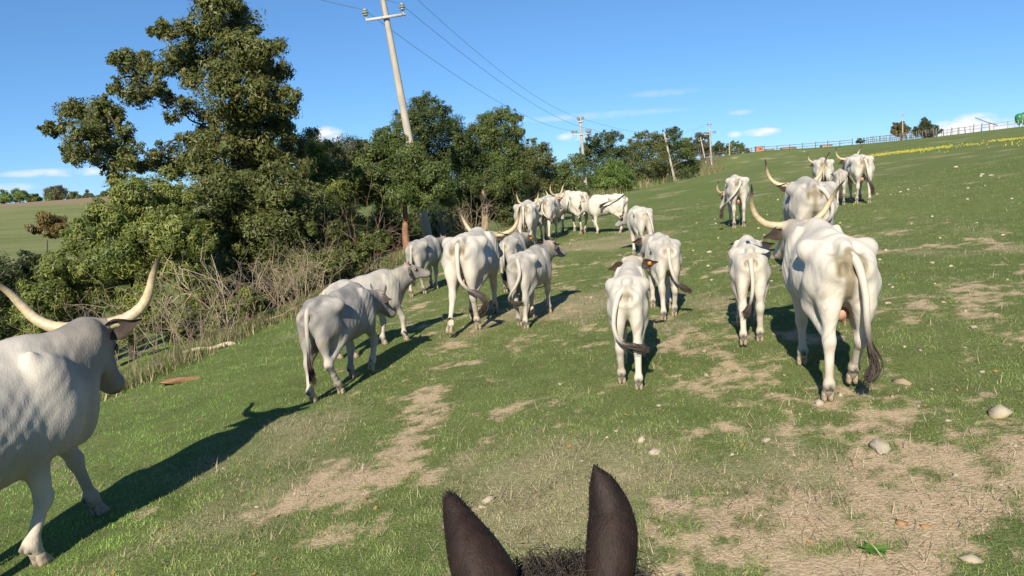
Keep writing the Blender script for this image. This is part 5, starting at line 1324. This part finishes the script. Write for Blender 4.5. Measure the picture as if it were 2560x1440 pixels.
# bright rosette plant near the bottom edge
root = empty('weed_plant', (1.93, 4.08, g1(1.93, 4.08))); tag(root, 'bright green leafy weed on bare soil near the bottom edge', 'plant')
for k in range(30):
    a = k * 2.4; L = rg.uniform(.05, .11)
    dv = np.array([math.cos(a), math.sin(a), rg.uniform(.05, .5)]); sv = np.array([-math.sin(a), math.cos(a), 0]) * .018
    V_ = np.array([(0, 0, .005), dv * L * .5 + sv, dv * L + (0, 0, -.01), dv * L * .5 - sv, dv * L * .5 + (0, 0, -.006)])
    me_ = np_mesh('leaf', V_, np.array([[0, 1, 4], [1, 2, 4], [2, 3, 4], [3, 0, 4]]), False, np.full((5, 3), 1.0) * np.array([.10, .22, .035]) * rg.uniform(.8, 1.2))
    link_obj('leaf', me_, root, M['grass'])
print('props', round(time.time() - T0, 1))

# ------------------------------------------------------------------ grass
def blades(n, d0, d1, az0, az1, len0, wid0, seed, keep, power=2.0, lean=1.0):
    rg = np.random.default_rng(seed)
    u = rg.random(n)
    d = d0 * (d1 / d0) ** u if power == 2.0 else (d0 ** -1 + u * (d1 ** -1 - d0 ** -1)) ** -1
    az = np.radians(rg.uniform(az0, az1, n)); x, y = d * np.sin(az), d * np.cos(az)
    pr = keep(x, y, d)
    k = rg.random(n) < pr
    x, y, d = x[k], y[k], d[k]; n = len(x)
    z = ground(x, y)
    sc = (1 + d / 22.0)
    L = len0 * rg.uniform(.5, 1.4, n) * (1 + d / 60); W = wid0 * rg.uniform(.6, 1.3, n) * sc
    a = rg.uniform(0, 2 * math.pi, n); le = rg.uniform(.25, 1.30, n) * lean
    dx = np.stack([np.cos(a) * np.sin(le), np.sin(a) * np.sin(le), np.cos(le)], -1) * L[:, None]
    b = a + math.pi / 2 + rg.uniform(-.6, .6, n)
    wv = np.stack([np.cos(b), np.sin(b), np.zeros(n)], -1) * (W * .5)[:, None]
    P = np.stack([x, y, z - .004], -1)
    droop = np.stack([np.cos(a), np.sin(a), -.4 * np.ones(n)], -1) * (L * .22)[:, None]
    V_ = np.stack([P - wv, P + wv, P + dx + droop], 1).reshape(-1, 3)
    return V_, np.arange(3 * n).reshape(n, 3), x, y, d, rg
def grass_colour(x, y, rg, dry):
    n = len(x)
    g = fbm(x * .7 + 3, y * .7, 3)
    lush = sstep(-2.2, -3.4, x)[:, None]
    t = np.clip(rg.random(n) * .75 + (g - .5) * 1.2, 0, 1)[:, None]
    c = np.array([.130, .185, .052]) * (1 - t) + np.array([.290, .345, .112]) * t
    c = c * (1 - lush) + c * np.array([.95, 1.25, .8]) * lush
    c = c * (.55 + .75 * sstep(.3, .7, fbm(x * 4.2 + 31, y * 4.2 + 8, 3)))[:, None]
    s = (rg.random(n) < .09 + .60 * dry)[:, None]
    st = np.array([.46, .39, .24]) * rg.uniform(.5, 1.1, (n, 1))
    return np.where(s, st, c)
def keep_near(x, y, d):
    b = bareness(x, y)
    clump = sstep(.35, .62, fbm(x * 6, y * 6, 2))
    t2 = sstep(.50, .66, fbm(x * 4.5 + 20, y * 4.5, 2))
    return np.clip(np.clip(1.02 - 1.0 * b, .05, 1) + .45 * t2 * (d < 20), 0, 1) * (.40 + .60 * clump)
V_, T_, x, y, d, rg2 = blades(760000, 3.6, 40, -36, 36, .030, .0040, 5, keep_near)
C_ = grass_colour(x, y, rg2, np.clip(dryness(x, y) + .6 * bareness(x, y), 0, 1))
go = link_obj('grass', np_mesh('grass', V_, T_, False, np.repeat(C_, 3, 0)), None, M['grass'])
tag(go, 'short cropped green grass over the pasture', kind='stuff')
print('blades', len(T_))
# flattened straw in worn places
def keep_straw(x, y, d):
    return np.clip(.06 + .8 * dryness(x, y) + .28 * bareness(x, y), 0, 1) * sstep(.40, .60, fbm(x * 3 + 70, y * 3, 3))
V_, T_, x, y, d, rg2 = blades(150000, 3.6, 26, -36, 36, .085, .0042, 15, keep_straw, lean=1.35)
C_ = np.array([.48, .40, .26]) * rg2.uniform(.35, 1.15, (len(x), 1))
C_ = np.where(rg2.random((len(x), 1)) < .25, C_ * .35, C_)
so_ = link_obj('dry_grass', np_mesh('dry_grass', V_, T_, False, np.repeat(C_, 3, 0)), None, M['grass'])
tag(so_, 'pale straw lying in the worn parts of the turf', kind='stuff')
# taller rough grass along the foot of the hedge
def band(poly, w, n, L, W, seed):
    rg = np.random.default_rng(seed)
    P = np.array(poly, float); t = rg.random(n) * (len(P) - 1); k = t.astype(int); f = (t - k)[:, None]
    p = P[k] * (1 - f) + P[k + 1] * f
    x = p[:, 0] + rg.normal(0, w, n); y = p[:, 1] + rg.normal(0, w, n)
    z = ground(x, y)
    Ls = L * rg.uniform(.4, 1.4, n); a = rg.uniform(0, 6.28, n); le = rg.uniform(.05, .8, n)
    dx = np.stack([np.cos(a) * np.sin(le), np.sin(a) * np.sin(le), np.cos(le)], -1) * Ls[:, None]
    wv = np.stack([-np.sin(a), np.cos(a), np.zeros(n)], -1) * (W * rg.uniform(.5, 1.4, n))[:, None]
    Q0 = np.stack([x, y, z], -1)
    V_ = np.stack([Q0 - wv, Q0 + wv, Q0 + dx], 1).reshape(-1, 3)
    s = rg.random((n, 1)) < .50
    C_ = np.where(s, np.array([.36, .29, .17]) * rg.uniform(.5, 1.15, (n, 1)), np.array([.10, .15, .035]) * rg.uniform(.6, 1.3, (n, 1)))
    return V_, np.arange(3 * n).reshape(n, 3), np.repeat(C_, 3, 0)
mb = MB()
for poly, w, n, L, W, sd_ in (([(-7.4, 10.5), (-6.4, 12.0), (-6.1, 13.2), (-5.9, 14.4), (-5.5, 15.7), (-5.0, 16.8), (-4.6, 18.5), (-4.3, 20.5), (-4.0, 23), (-3.6, 26), (-3.0, 29.5), (-1.8, 32), (-.2, 36), (1.6, 44), (3.0, 52)], .30, 24000, .22, .007, 21),
                               ([(6, 70), (9, 78), (14, 90), (19, 101), (24, 112), (31, 126), (36, 140)], 1.3, 9000, .8, .03, 22)):
    V_, T_, C_ = band(poly, w, n, L, W, sd_); mb.add(V_, None, T_, C_)
bo = mb.build('rough_grass', M['grass'], None, False); tag(bo, 'tall dry and green grass fringing the foot of the hedgerow', kind='stuff')
print('grass', round(time.time() - T0, 1))
# ------------------------------------------------------------------ the herd
LEGS = {
    'a': ((-.78, 0), (-.45, 0), (.66, 0), (.36, 0)), 'b': ((-.45, 0), (-.78, 0), (.36, 0), (.66, 0)),
    'stand': ((-.62, 0), (-.56, 0), (.52, 0), (.46, 0)), 'liftL': ((-.88, .07), (-.42, 0), (.60, 0), (.40, 0)), 'liftR': ((-.45, 0), (-.86, .07), (.42, 0), (.62, 0)),
    'front': ((-.70, 0), (-.46, 0), (.92, 0), (.20, 0)), 'foreR': ((-.62, 0), (-.48, 0), (.40, 0), (.70, .10)),
}
T_R = [(-0.72, 0, 1.3), (-0.835, 0, 1.245), (-0.89, 0, 1), (-0.89, -0.02, 0.8), (-0.89, -0.13, 0.66), (-0.88, -0.29, 0.57), (-0.86, -0.37, 0.45), (-0.84, -0.3, 0.32)]
T_A1 = [(-0.72, 0, 1.3), (-0.845, -0.05, 1.235), (-0.9, -0.1, 1), (-0.9, -0.12, 0.75), (-0.89, -0.15, 0.54), (-0.88, -0.2, 0.38), (-0.87, -0.16, 0.26)]
T_C13 = [(-0.72, 0, 1.3), (-0.845, 0.09, 1.235), (-0.9, 0.15, 1.02), (-0.91, 0.16, 0.82), (-0.9, 0.1, 0.66), (-0.88, -0.03, 0.58), (-0.86, -0.18, 0.54)]
T_C12 = [(-0.72, 0, 1.3), (-0.845, 0, 1.215), (-0.89, -0.02, 0.95), (-0.89, -0.09, 0.72), (-0.87, -0.19, 0.6), (-0.85, -0.31, 0.52)]
T_C14 = [(-0.72, 0, 1.3), (-0.845, 0, 1.215), (-0.88, -0.02, 0.9), (-0.87, 0.01, 0.66), (-0.86, 0.08, 0.48)]
T_C6 = [(-0.72, 0, 1.3), (-0.845, -0.06, 1.275), (-0.91, -0.1, 1.06), (-0.91, -0.02, 0.86), (-0.9, 0.1, 0.7), (-0.88, 0.15, 0.58), (-0.86, 0.05, 0.5), (-0.86, -0.06, 0.5)]
T_A8 = [(-0.72, 0, 1.3), (-0.855, 0.03, 1.215), (-0.91, 0, 0.92), (-0.88, -0.2, 0.72), (-0.8, -0.45, 0.74), (-0.72, -0.62, 0.92)]
T_A9 = [(-0.72, 0, 1.3), (-0.855, -0.02, 1.235), (-0.94, -0.05, 0.96), (-0.96, -0.25, 0.8), (-0.94, -0.52, 0.72), (-0.9, -0.78, 0.66)]
T_C10 = [(-0.72, 0, 1.3), (-0.825, 0.1, 1.355), (-0.78, 0.3, 1.26), (-0.55, 0.44, 1.18), (-0.22, 0.48, 1.08), (-0.08, 0.48, 0.98)]
T_A17 = [(-0.72, 0, 1.3), (-0.865, -0.04, 1.215), (-0.94, 0.1, 0.98), (-0.94, 0.32, 0.74), (-0.91, 0.46, 0.54), (-0.88, 0.47, 0.36)]
T_A16 = [(-0.72, 0, 1.3), (-0.855, -0.12, 1.255), (-0.91, -0.22, 1.02), (-0.91, -0.16, 0.84), (-0.9, 0.05, 0.76), (-0.88, 0.3, 0.72)]
T_A19 = [(-0.72, 0, 1.3), (-0.845, -0.03, 1.235), (-0.89, -0.08, 0.95), (-0.88, -0.12, 0.7), (-0.87, -0.2, 0.48), (-0.86, -0.22, 0.32)]

CALF = dict(wid=.80, bel=.94, bony=.45, udder=False, hs=1.10, stain=.45, grey=.42, dirt=.35, category='calf', tail_r=1.05, neck_len=.46, hl=.86, leg_r=1.14)
def calf(label, hind, heading, s, **k):
    d = dict(CALF); d['horn'] = 'bud'; d.update(k)
    return cattle(label, 'calf', hind, heading, s, **d)
def cow(label, hind, heading, s, **k):
    return cattle(label, 'cow', hind, heading, s, **k)

cow('huge horned grey cow cut off by the left edge, nearest to the rider', None, 24, 1.14, origin=(-3.79, 5.18), legs=((-.62, 0), (-.42, 0), (.90, 0), (.22, 0)), neck=(6, 20), neck_len=.44, head=(32, -56), dewlap=1.9, relief=.6, deep=True, horn='diagonal', horn_s=.94, horn_tilt=-4, grey=.36, wid=1.02, hs=1.12, black=.66, stain=.3, ear_dark=.8)
cow('largest white cow on the right seen from behind, dark switch reaching the ground', (2.79, 6.58), 10, .98, legs=((-.70, 0), (-.40, .05), (.34, 0), (.60, 0)), neck=(12, 10), head=(16, -38), horn='lyre', horn_s=1.06, horn_tilt=-6, tail=T_A1, tuft=.40, grey=.10, wid=.95, stain=1.6, dirt=.6, hair_n=150)
cow('wide horned white cow in the middle, lifting a hind hoof, tail swung right', (-.70, 11.75), 11, 1.04, legs=((-.92, .07), (-.50, 0), (.40, 0), (.70, 0)), neck=(-6, 6), head=(-12, -38), horn='wide', horn_s=1.0, tail=T_R, tuft=.38, grey=.20, wid=.98, stain=1.0, dirt=.5, hair_n=120, tag_side=0)
calf('grey young bull with short horns before the hedge, front one of the left pair', (-2.22, 8.9), 17, .85, legs=((-.72, 0), (-.40, 0), (.42, 0), (.62, .07)), neck=(-12, -6), head=(-26, -46), horn='young', grey=.72, wid=.86, stain=.3, hair_n=90, hs=1.02)
calf('pale calf with raised head walking right behind the grey young bull', None, 42, .80, origin=(-2.12, 11.25), legs=((-.62, 0), (-.45, 0), (.42, 0), (.74, 0)), neck=(-8, 24), head=(-26, -14), horn='bud', grey=.40, tag_side=1)
calf('grey calf beside the young oak trunk, rear view, head turned right', (-1.95, 16.3), 16, .82, legs=LEGS['a'], neck=(-22, 10), head=(-42, -20), horn='bud', grey=.55)
calf('small calf half hidden by the wide horned middle cow, orange ear tag', (-.05, 15.2), 14, .78, legs=LEGS['b'], neck=(-12, 14), head=(-20, -25), tag_side=-1, grey=.45, horn='young')
calf('calf right of the wide horned middle cow, tail curled to its left hind leg', (.16, 11.5), 20, .79, legs=LEGS['b'], neck=(-14, 24), head=(-30, -22), tail=T_C6, tuft=.32, grey=.46, horn='young', wid=.84)
cow('tail-hanging white cow behind the middle calf, tight upswept horns', (.50, 22.6), 8, .99, legs=LEGS['a'], neck=(8, 4), head=(10, -42), horn='tall', grey=.22, stain=1.6)
cow('white cow with its tail flung right, orange tag on the right ear', (1.20, 25.0), 12, 1.0, legs=LEGS['b'], neck=(-12, 10), head=(-24, -35), horn='lyre', horn_s=.85, tail=T_A8, tuft=.38, tag_side=-1, grey=.18)
cow('white cow turned to the left with its tail blown right, by the slim pole', (2.52, 27.0), -20, 1.03, legs=LEGS['a'], neck=(10, 8), head=(24, -36), horn='tall', tail=T_A9, tuft=.36, grey=.10, dirt=.6)
calf('white heifer walking left with lowered head, tail laid along her side', (3.62, 25.3), -46, .90, legs=LEGS['foreR'], neck=(8, -10), head=(14, -48), horn='bud', tail=T_C10, tuft=.3, grey=.10, wid=.9, udder=True, bony=.9, category='heifer')
calf('young animal, orange ear tag low at its left, third in the centre file', (3.22, 18.5), -3, .84, legs=LEGS['b'], neck=(26, -6), head=(46, -30), tail=[(-.80, -.02, 1.30), (-.89, -.06, 1.22), (-.92, -.12, 1.0), (-.92, -.16, .75), (-.91, -.17, .5), (-.9, -.17, .36)], tag_side=1, grey=.22, bony=.9, wid=.84)
calf('calf in the middle of the centre file, tail tip flicked right', (2.14, 10.65), 4, .79, legs=LEGS['a'], neck=(18, 13), head=(24, -36), horn='young', tail=T_C12, tuft=.28, grey=.20)
calf('nearest calf in the centre file, tail curled across its hind legs, orange ear tag', (1.15, 7.72), 11, .78, legs=((-.52, 0), (-.84, 0), (.34, 0), (.62, 0)), neck=(-4, 20), head=(-4, -34), horn='bud', tail=T_C13, tuft=.26, tag_side=-1, grey=.12, wid=.78, hair_n=110)
calf('white calf left of the largest cow, short tail with a dark tip', (2.64, 8.55), 15, .77, legs=((-.82, .04), (-.55, 0), (.45, 0), (.58, 0)), neck=(-14, 4), head=(-24, -38), horn='young', tail=T_C14, tuft=.20, grey=.10, wid=.82)
cow('grey horned cow directly behind the largest white cow, tail swept left', (4.80, 12.3), 15, 1.08, legs=LEGS['a'], neck=(8, 10), head=(10, -36), horn='lyre', horn_s=1.08, tail=T_A16, tuft=.36, grey=.36, wid=1.02, stain=.8)
cow('cow standing alone on the slope with head lowered to the left', (6.20, 21.0), 12, .98, legs=LEGS['stand'], neck=(34, -32), head=(52, -62), horn='lyre', horn_s=.8, tail=T_A17, tuft=.36, tag_side=1, grey=.12, wid=.9, dirt=.7)
cow('partly hidden horned cow at the far right, behind the small grey calf', (10.60, 26.2), 20, 1.0, legs=LEGS['a'], neck=(12, 8), head=(14, -36), horn='lyre', horn_s=.8, grey=.14)
cow('rightmost horned cow high on the slope, long dark switch', (10.35, 22.8), 14, 1.0, legs=LEGS['b'], neck=(12, 10), head=(16, -36), horn='lyre', horn_s=.86, tail=T_A19, tuft=.40, grey=.06, stain=1.1, wid=.98, dirt=.6)
calf('small grey calf between the grey horned cow and the rightmost cow', (9.85, 23.1), 22, .74, legs=LEGS['a'], neck=(0, 0), head=(0, -38), grey=.45)
print('herd', round(time.time() - T0, 1))

# ------------------------------------------------------------------ the rider's horse: ears and forelock at the bottom of the picture
hx, hy_ = 0.03, -0.30
hz = g1(hx, hy_)
horse = empty('horse', (hx, hy_, hz)); tag(horse, 'dark brown horse the rider sits on, both ears and forelock showing', 'horse')
W0 = np.array([hx, hy_, hz])
pc = np.array([.06, 1.20, 1.665]) - W0         # poll
ff = Flesh((-.45, -1.30, -.10), (.50, 2.05, 1.85), .024)
ff.ell((0, -.15, 1.08), (.30, .72, .34), .1); ff.ell((0, -.70, 1.16), (.27, .42, .30), .1); ff.ell((0, .40, 1.10), (.24, .36, .36), .1)
ff.cone((0, -.75, 1.36), (0, .45, 1.40), .09, .08, .12)
ff.cone((0, .50, 1.20), pc + (0, -.10, -.10), .24, .10, .12, sq=.7); ff.cone((0, .60, 1.02), pc + (0, -.02, -.26), .22, .10, .12, sq=.7)
ff.cone(pc + (0, -.03, -.05), pc + (0, .36, -.42), .085, .06, .06); ff.ell(pc + (0, .08, -.14), (.095, .14, .12), .05); ff.ell(pc + (0, .40, -.46), (.06, .08, .07), .05)
for sg in (1, -1):
    ff.ell((sg * .06, pc[1] + .08, pc[2] - .20), (.05, .12, .12), .05)
    ff.ell((sg * .16, -.72, 1.02), (.15, .28, .34), .08)
    for (y0, kn, ft, r_) in ((-.72, (-.82, .55), (-.74, .16), .15), (.46, (.46, .55), (.48, .16), .12)):
        ff.cone((sg * .16, y0, .98), (sg * .15, kn[0], kn[1]), r_, .060, .06); ff.ell((sg * .15, kn[0], kn[1]), (.05, .06, .07), .03)
        ff.cone((sg * .15, kn[0], kn[1]), (sg * .15, ft[0], ft[1]), .045, .038, .03); ff.cone((sg * .15, ft[0], ft[1]), (sg * .15, ft[0] + .05, .06), .048, .055, .03)
Vh, Qh = ff.skin()
Ch = np.array([.036, .019, .013]) * (.7 + .6 * fbm(Vh[:, 0] * 9, Vh[:, 1] * 9 + Vh[:, 2] * 7, 3)[:, None])
link_obj('body', np_mesh('body', Vh, Qh, True, Ch), horse, M['coat'])
for sg in (1, -1):
    for y_ in (-.68, .54):
        mb = MB(); mb.tube(np.array([[sg * .15, y_ - .02, .11], [sg * .15, y_, .05], [sg * .15, y_ + .02, .0]]), np.array([.052, .062, .07]), 12); mb.build('hoof', M['hoof'], horse)
def horse_ear(spine, halfw, yaw):
    """pointed, cupped ear lofted along its own curved spine; back of the ear is convex"""
    S = spline(np.array(spine) - W0, 26)
    t = np.linspace(0, 1, 26)
    w = np.interp(t, np.linspace(0, 1, len(halfw)), halfw)
    n = 28
    V_ = []
    for k in range(26):
        tg = S[min(k + 1, 25)] - S[max(k - 1, 0)]; tg /= np.linalg.norm(tg)
        wd = np.array([math.cos(yaw), math.sin(yaw), 0]); wd -= tg * np.dot(wd, tg); wd /= np.linalg.norm(wd)
        bk = np.cross(wd, tg)
        if bk[1] > 0: bk = -bk                     # towards the rider
        a = np.arange(n) * 2 * math.pi / n
        ca, sa = np.cos(a), np.sin(a)
        dep = np.where(sa > 0, .62 * sa, -.62 * np.abs(sa) * -.55 * (1 - .2 * t[k]))
        dep = np.where(sa > 0, .70 * sa, .70 * np.sin(np.arccos(np.clip(ca, -1, 1))) * .62)   # inner wall follows the outer one: a hollow cup
        V_.append(S[k] + w[k] * (ca[:, None] * wd + dep[:, None] * bk))
    V_ = np.concatenate(V_)
    Q_ = [[k * n + j_, k * n + (j_ + 1) % n, (k + 1) * n + (j_ + 1) % n, (k + 1) * n + j_] for k in range(25) for j_ in range(n)]
    tt = np.repeat(t, n)[:, None]
    ph = np.tile(np.abs(np.cos(np.arange(n) * 2 * math.pi / n)), 26)[:, None]
    C_ = np.array([.015, .0085, .0062]) * (1 - tt) ** .5 + np.array([.008, .0065, .006]) * tt
    C_ = C_ * (.75 + .5 * fbm(np.tile(np.arange(n) * .8, 26), np.repeat(np.arange(26) * .25, n), 3)[:, None]) + np.array([.006, .002, .001]) * (1 - ph)
    eo = link_obj('ear', np_mesh('ear', V_, np.array(Q_), True, C_), horse, M['coat'])
    # short guard hairs along the outline
    rg = np.random.default_rng(int(abs(spine[0][0]) * 1000))
    HV, HQ, HC, nb = [], [], [], 0
    for q in range(350):
        k = rg.integers(1, 25); j_ = rg.integers(0, n)
        p = V_[k * n + j_]; o_ = p - S[k]; o_ /= np.linalg.norm(o_) + 1e-6
        tg = S[k + 1] - S[k]; tg /= np.linalg.norm(tg)
        d_ = tg * .9 + o_ * rg.uniform(.1, .45) + rg.normal(size=3) * .15
        L = rg.uniform(.003, .008)
        v, qq, _ = tube_geo(np.array([p, p + d_ * L * .6, p + d_ * L]), np.array([.0007, .0005, .0001]), 3, False)
        HV.append(v); HQ.append(qq + nb); nb += len(v); HC.append(np.full((len(v), 3), 1.0) * np.array([.022, .014, .011]) * rg.uniform(.5, 1.8))
    fo_ = link_obj('ear_hair', np_mesh('ear_hair', np.concatenate(HV), np.concatenate(HQ), True, np.concatenate(HC)), eo, M['hair'])
    fo_['kind'] = 'stuff'
horse_ear([(-0.066, 1.170, 1.726), (-0.074, 1.190, 1.763), (-0.098, 1.220, 1.812), (-0.115, 1.245, 1.844), (-0.125, 1.260, 1.866), (-0.131, 1.270, 1.878)], [0.0505, 0.0552, 0.0444, 0.0310, 0.0215, 0.0128, 0.0003], .15)
horse_ear([(0.123, 1.170, 1.713), (0.129, 1.190, 1.750), (0.140, 1.220, 1.797), (0.142, 1.245, 1.834), (0.132, 1.260, 1.878), (0.120, 1.270, 1.911)], [0.0320, 0.0380, 0.0424, 0.0417, 0.0337, 0.0209, 0.0003], -.10)

# forelock and mane: fine strands springing from the poll
def strands(name, roots, dirs, L, n, seed, c, lift=.5, r=.0009, parent=None):
    rg = np.random.default_rng(seed)
    HV, HQ, HC, nb = [], [], [], 0
    for q in range(n):
        k = rg.integers(0, len(roots)); p = np.array(roots[k]) + rg.normal(size=3) * (.022, .012, .006)
        d = np.array(dirs[k]) + rg.normal(size=3) * .55; d /= np.linalg.norm(d)
        ll = L * rg.uniform(.45, 1.2); fall = rg.uniform(.7, 1.5)
        t = np.linspace(0, 1, 5)[:, None]
        P = p + d * ll * t + np.array([0, 0, -1]) * ll * fall * t ** 2 + np.cumsum(rg.normal(size=(5, 3)) * ll * .04, 0)
        v, qq, _ = tube_geo(P, np.linspace(r, r * .3, 5), 3, False)
        HV.append(v); HQ.append(qq + nb); nb += len(v); HC.append(np.full((len(v), 3), 1.0) * np.array(c) * rg.uniform(.5, 2.2))
    o = link_obj(name, np_mesh(name, np.concatenate(HV), np.concatenate(HQ), True, np.concatenate(HC)), parent, M['hair'])
    o['kind'] = 'stuff'
    return o
rr_ = [pc + (dx, dy, .075 - abs(dx) * .25) for dx in np.linspace(-.065, .075, 9) for dy in (.0, .04)]
strands('forelock', rr_, [(dx_ * .9, .35, .9) for dx_ in np.linspace(-1, 1, 9) for _ in (0, 1)], .095, 3000, 8, (.034, .027, .021), parent=horse)
mr = [pc * (1 - t) + np.array([0, .45, 1.44]) * t + (0, 0, .075 * (1 - t)) for t in np.linspace(0.02, 1, 24)]
strands('mane', mr, [(.45, -.1, .55)] * 24, .20, 500, 9, (.026, .018, .014), parent=horse)
# leather headpiece across the poll
mb = MB()
P = np.array([pc + (.105 * math.cos(a), -.055, .075 * math.sin(a) - .005) for a in np.linspace(-.6, math.pi + .6, 26)])
mb.tube(P, .011, 8); mb.build('headpiece', M['leather'], horse)
print('done', round(time.time() - T0, 1))
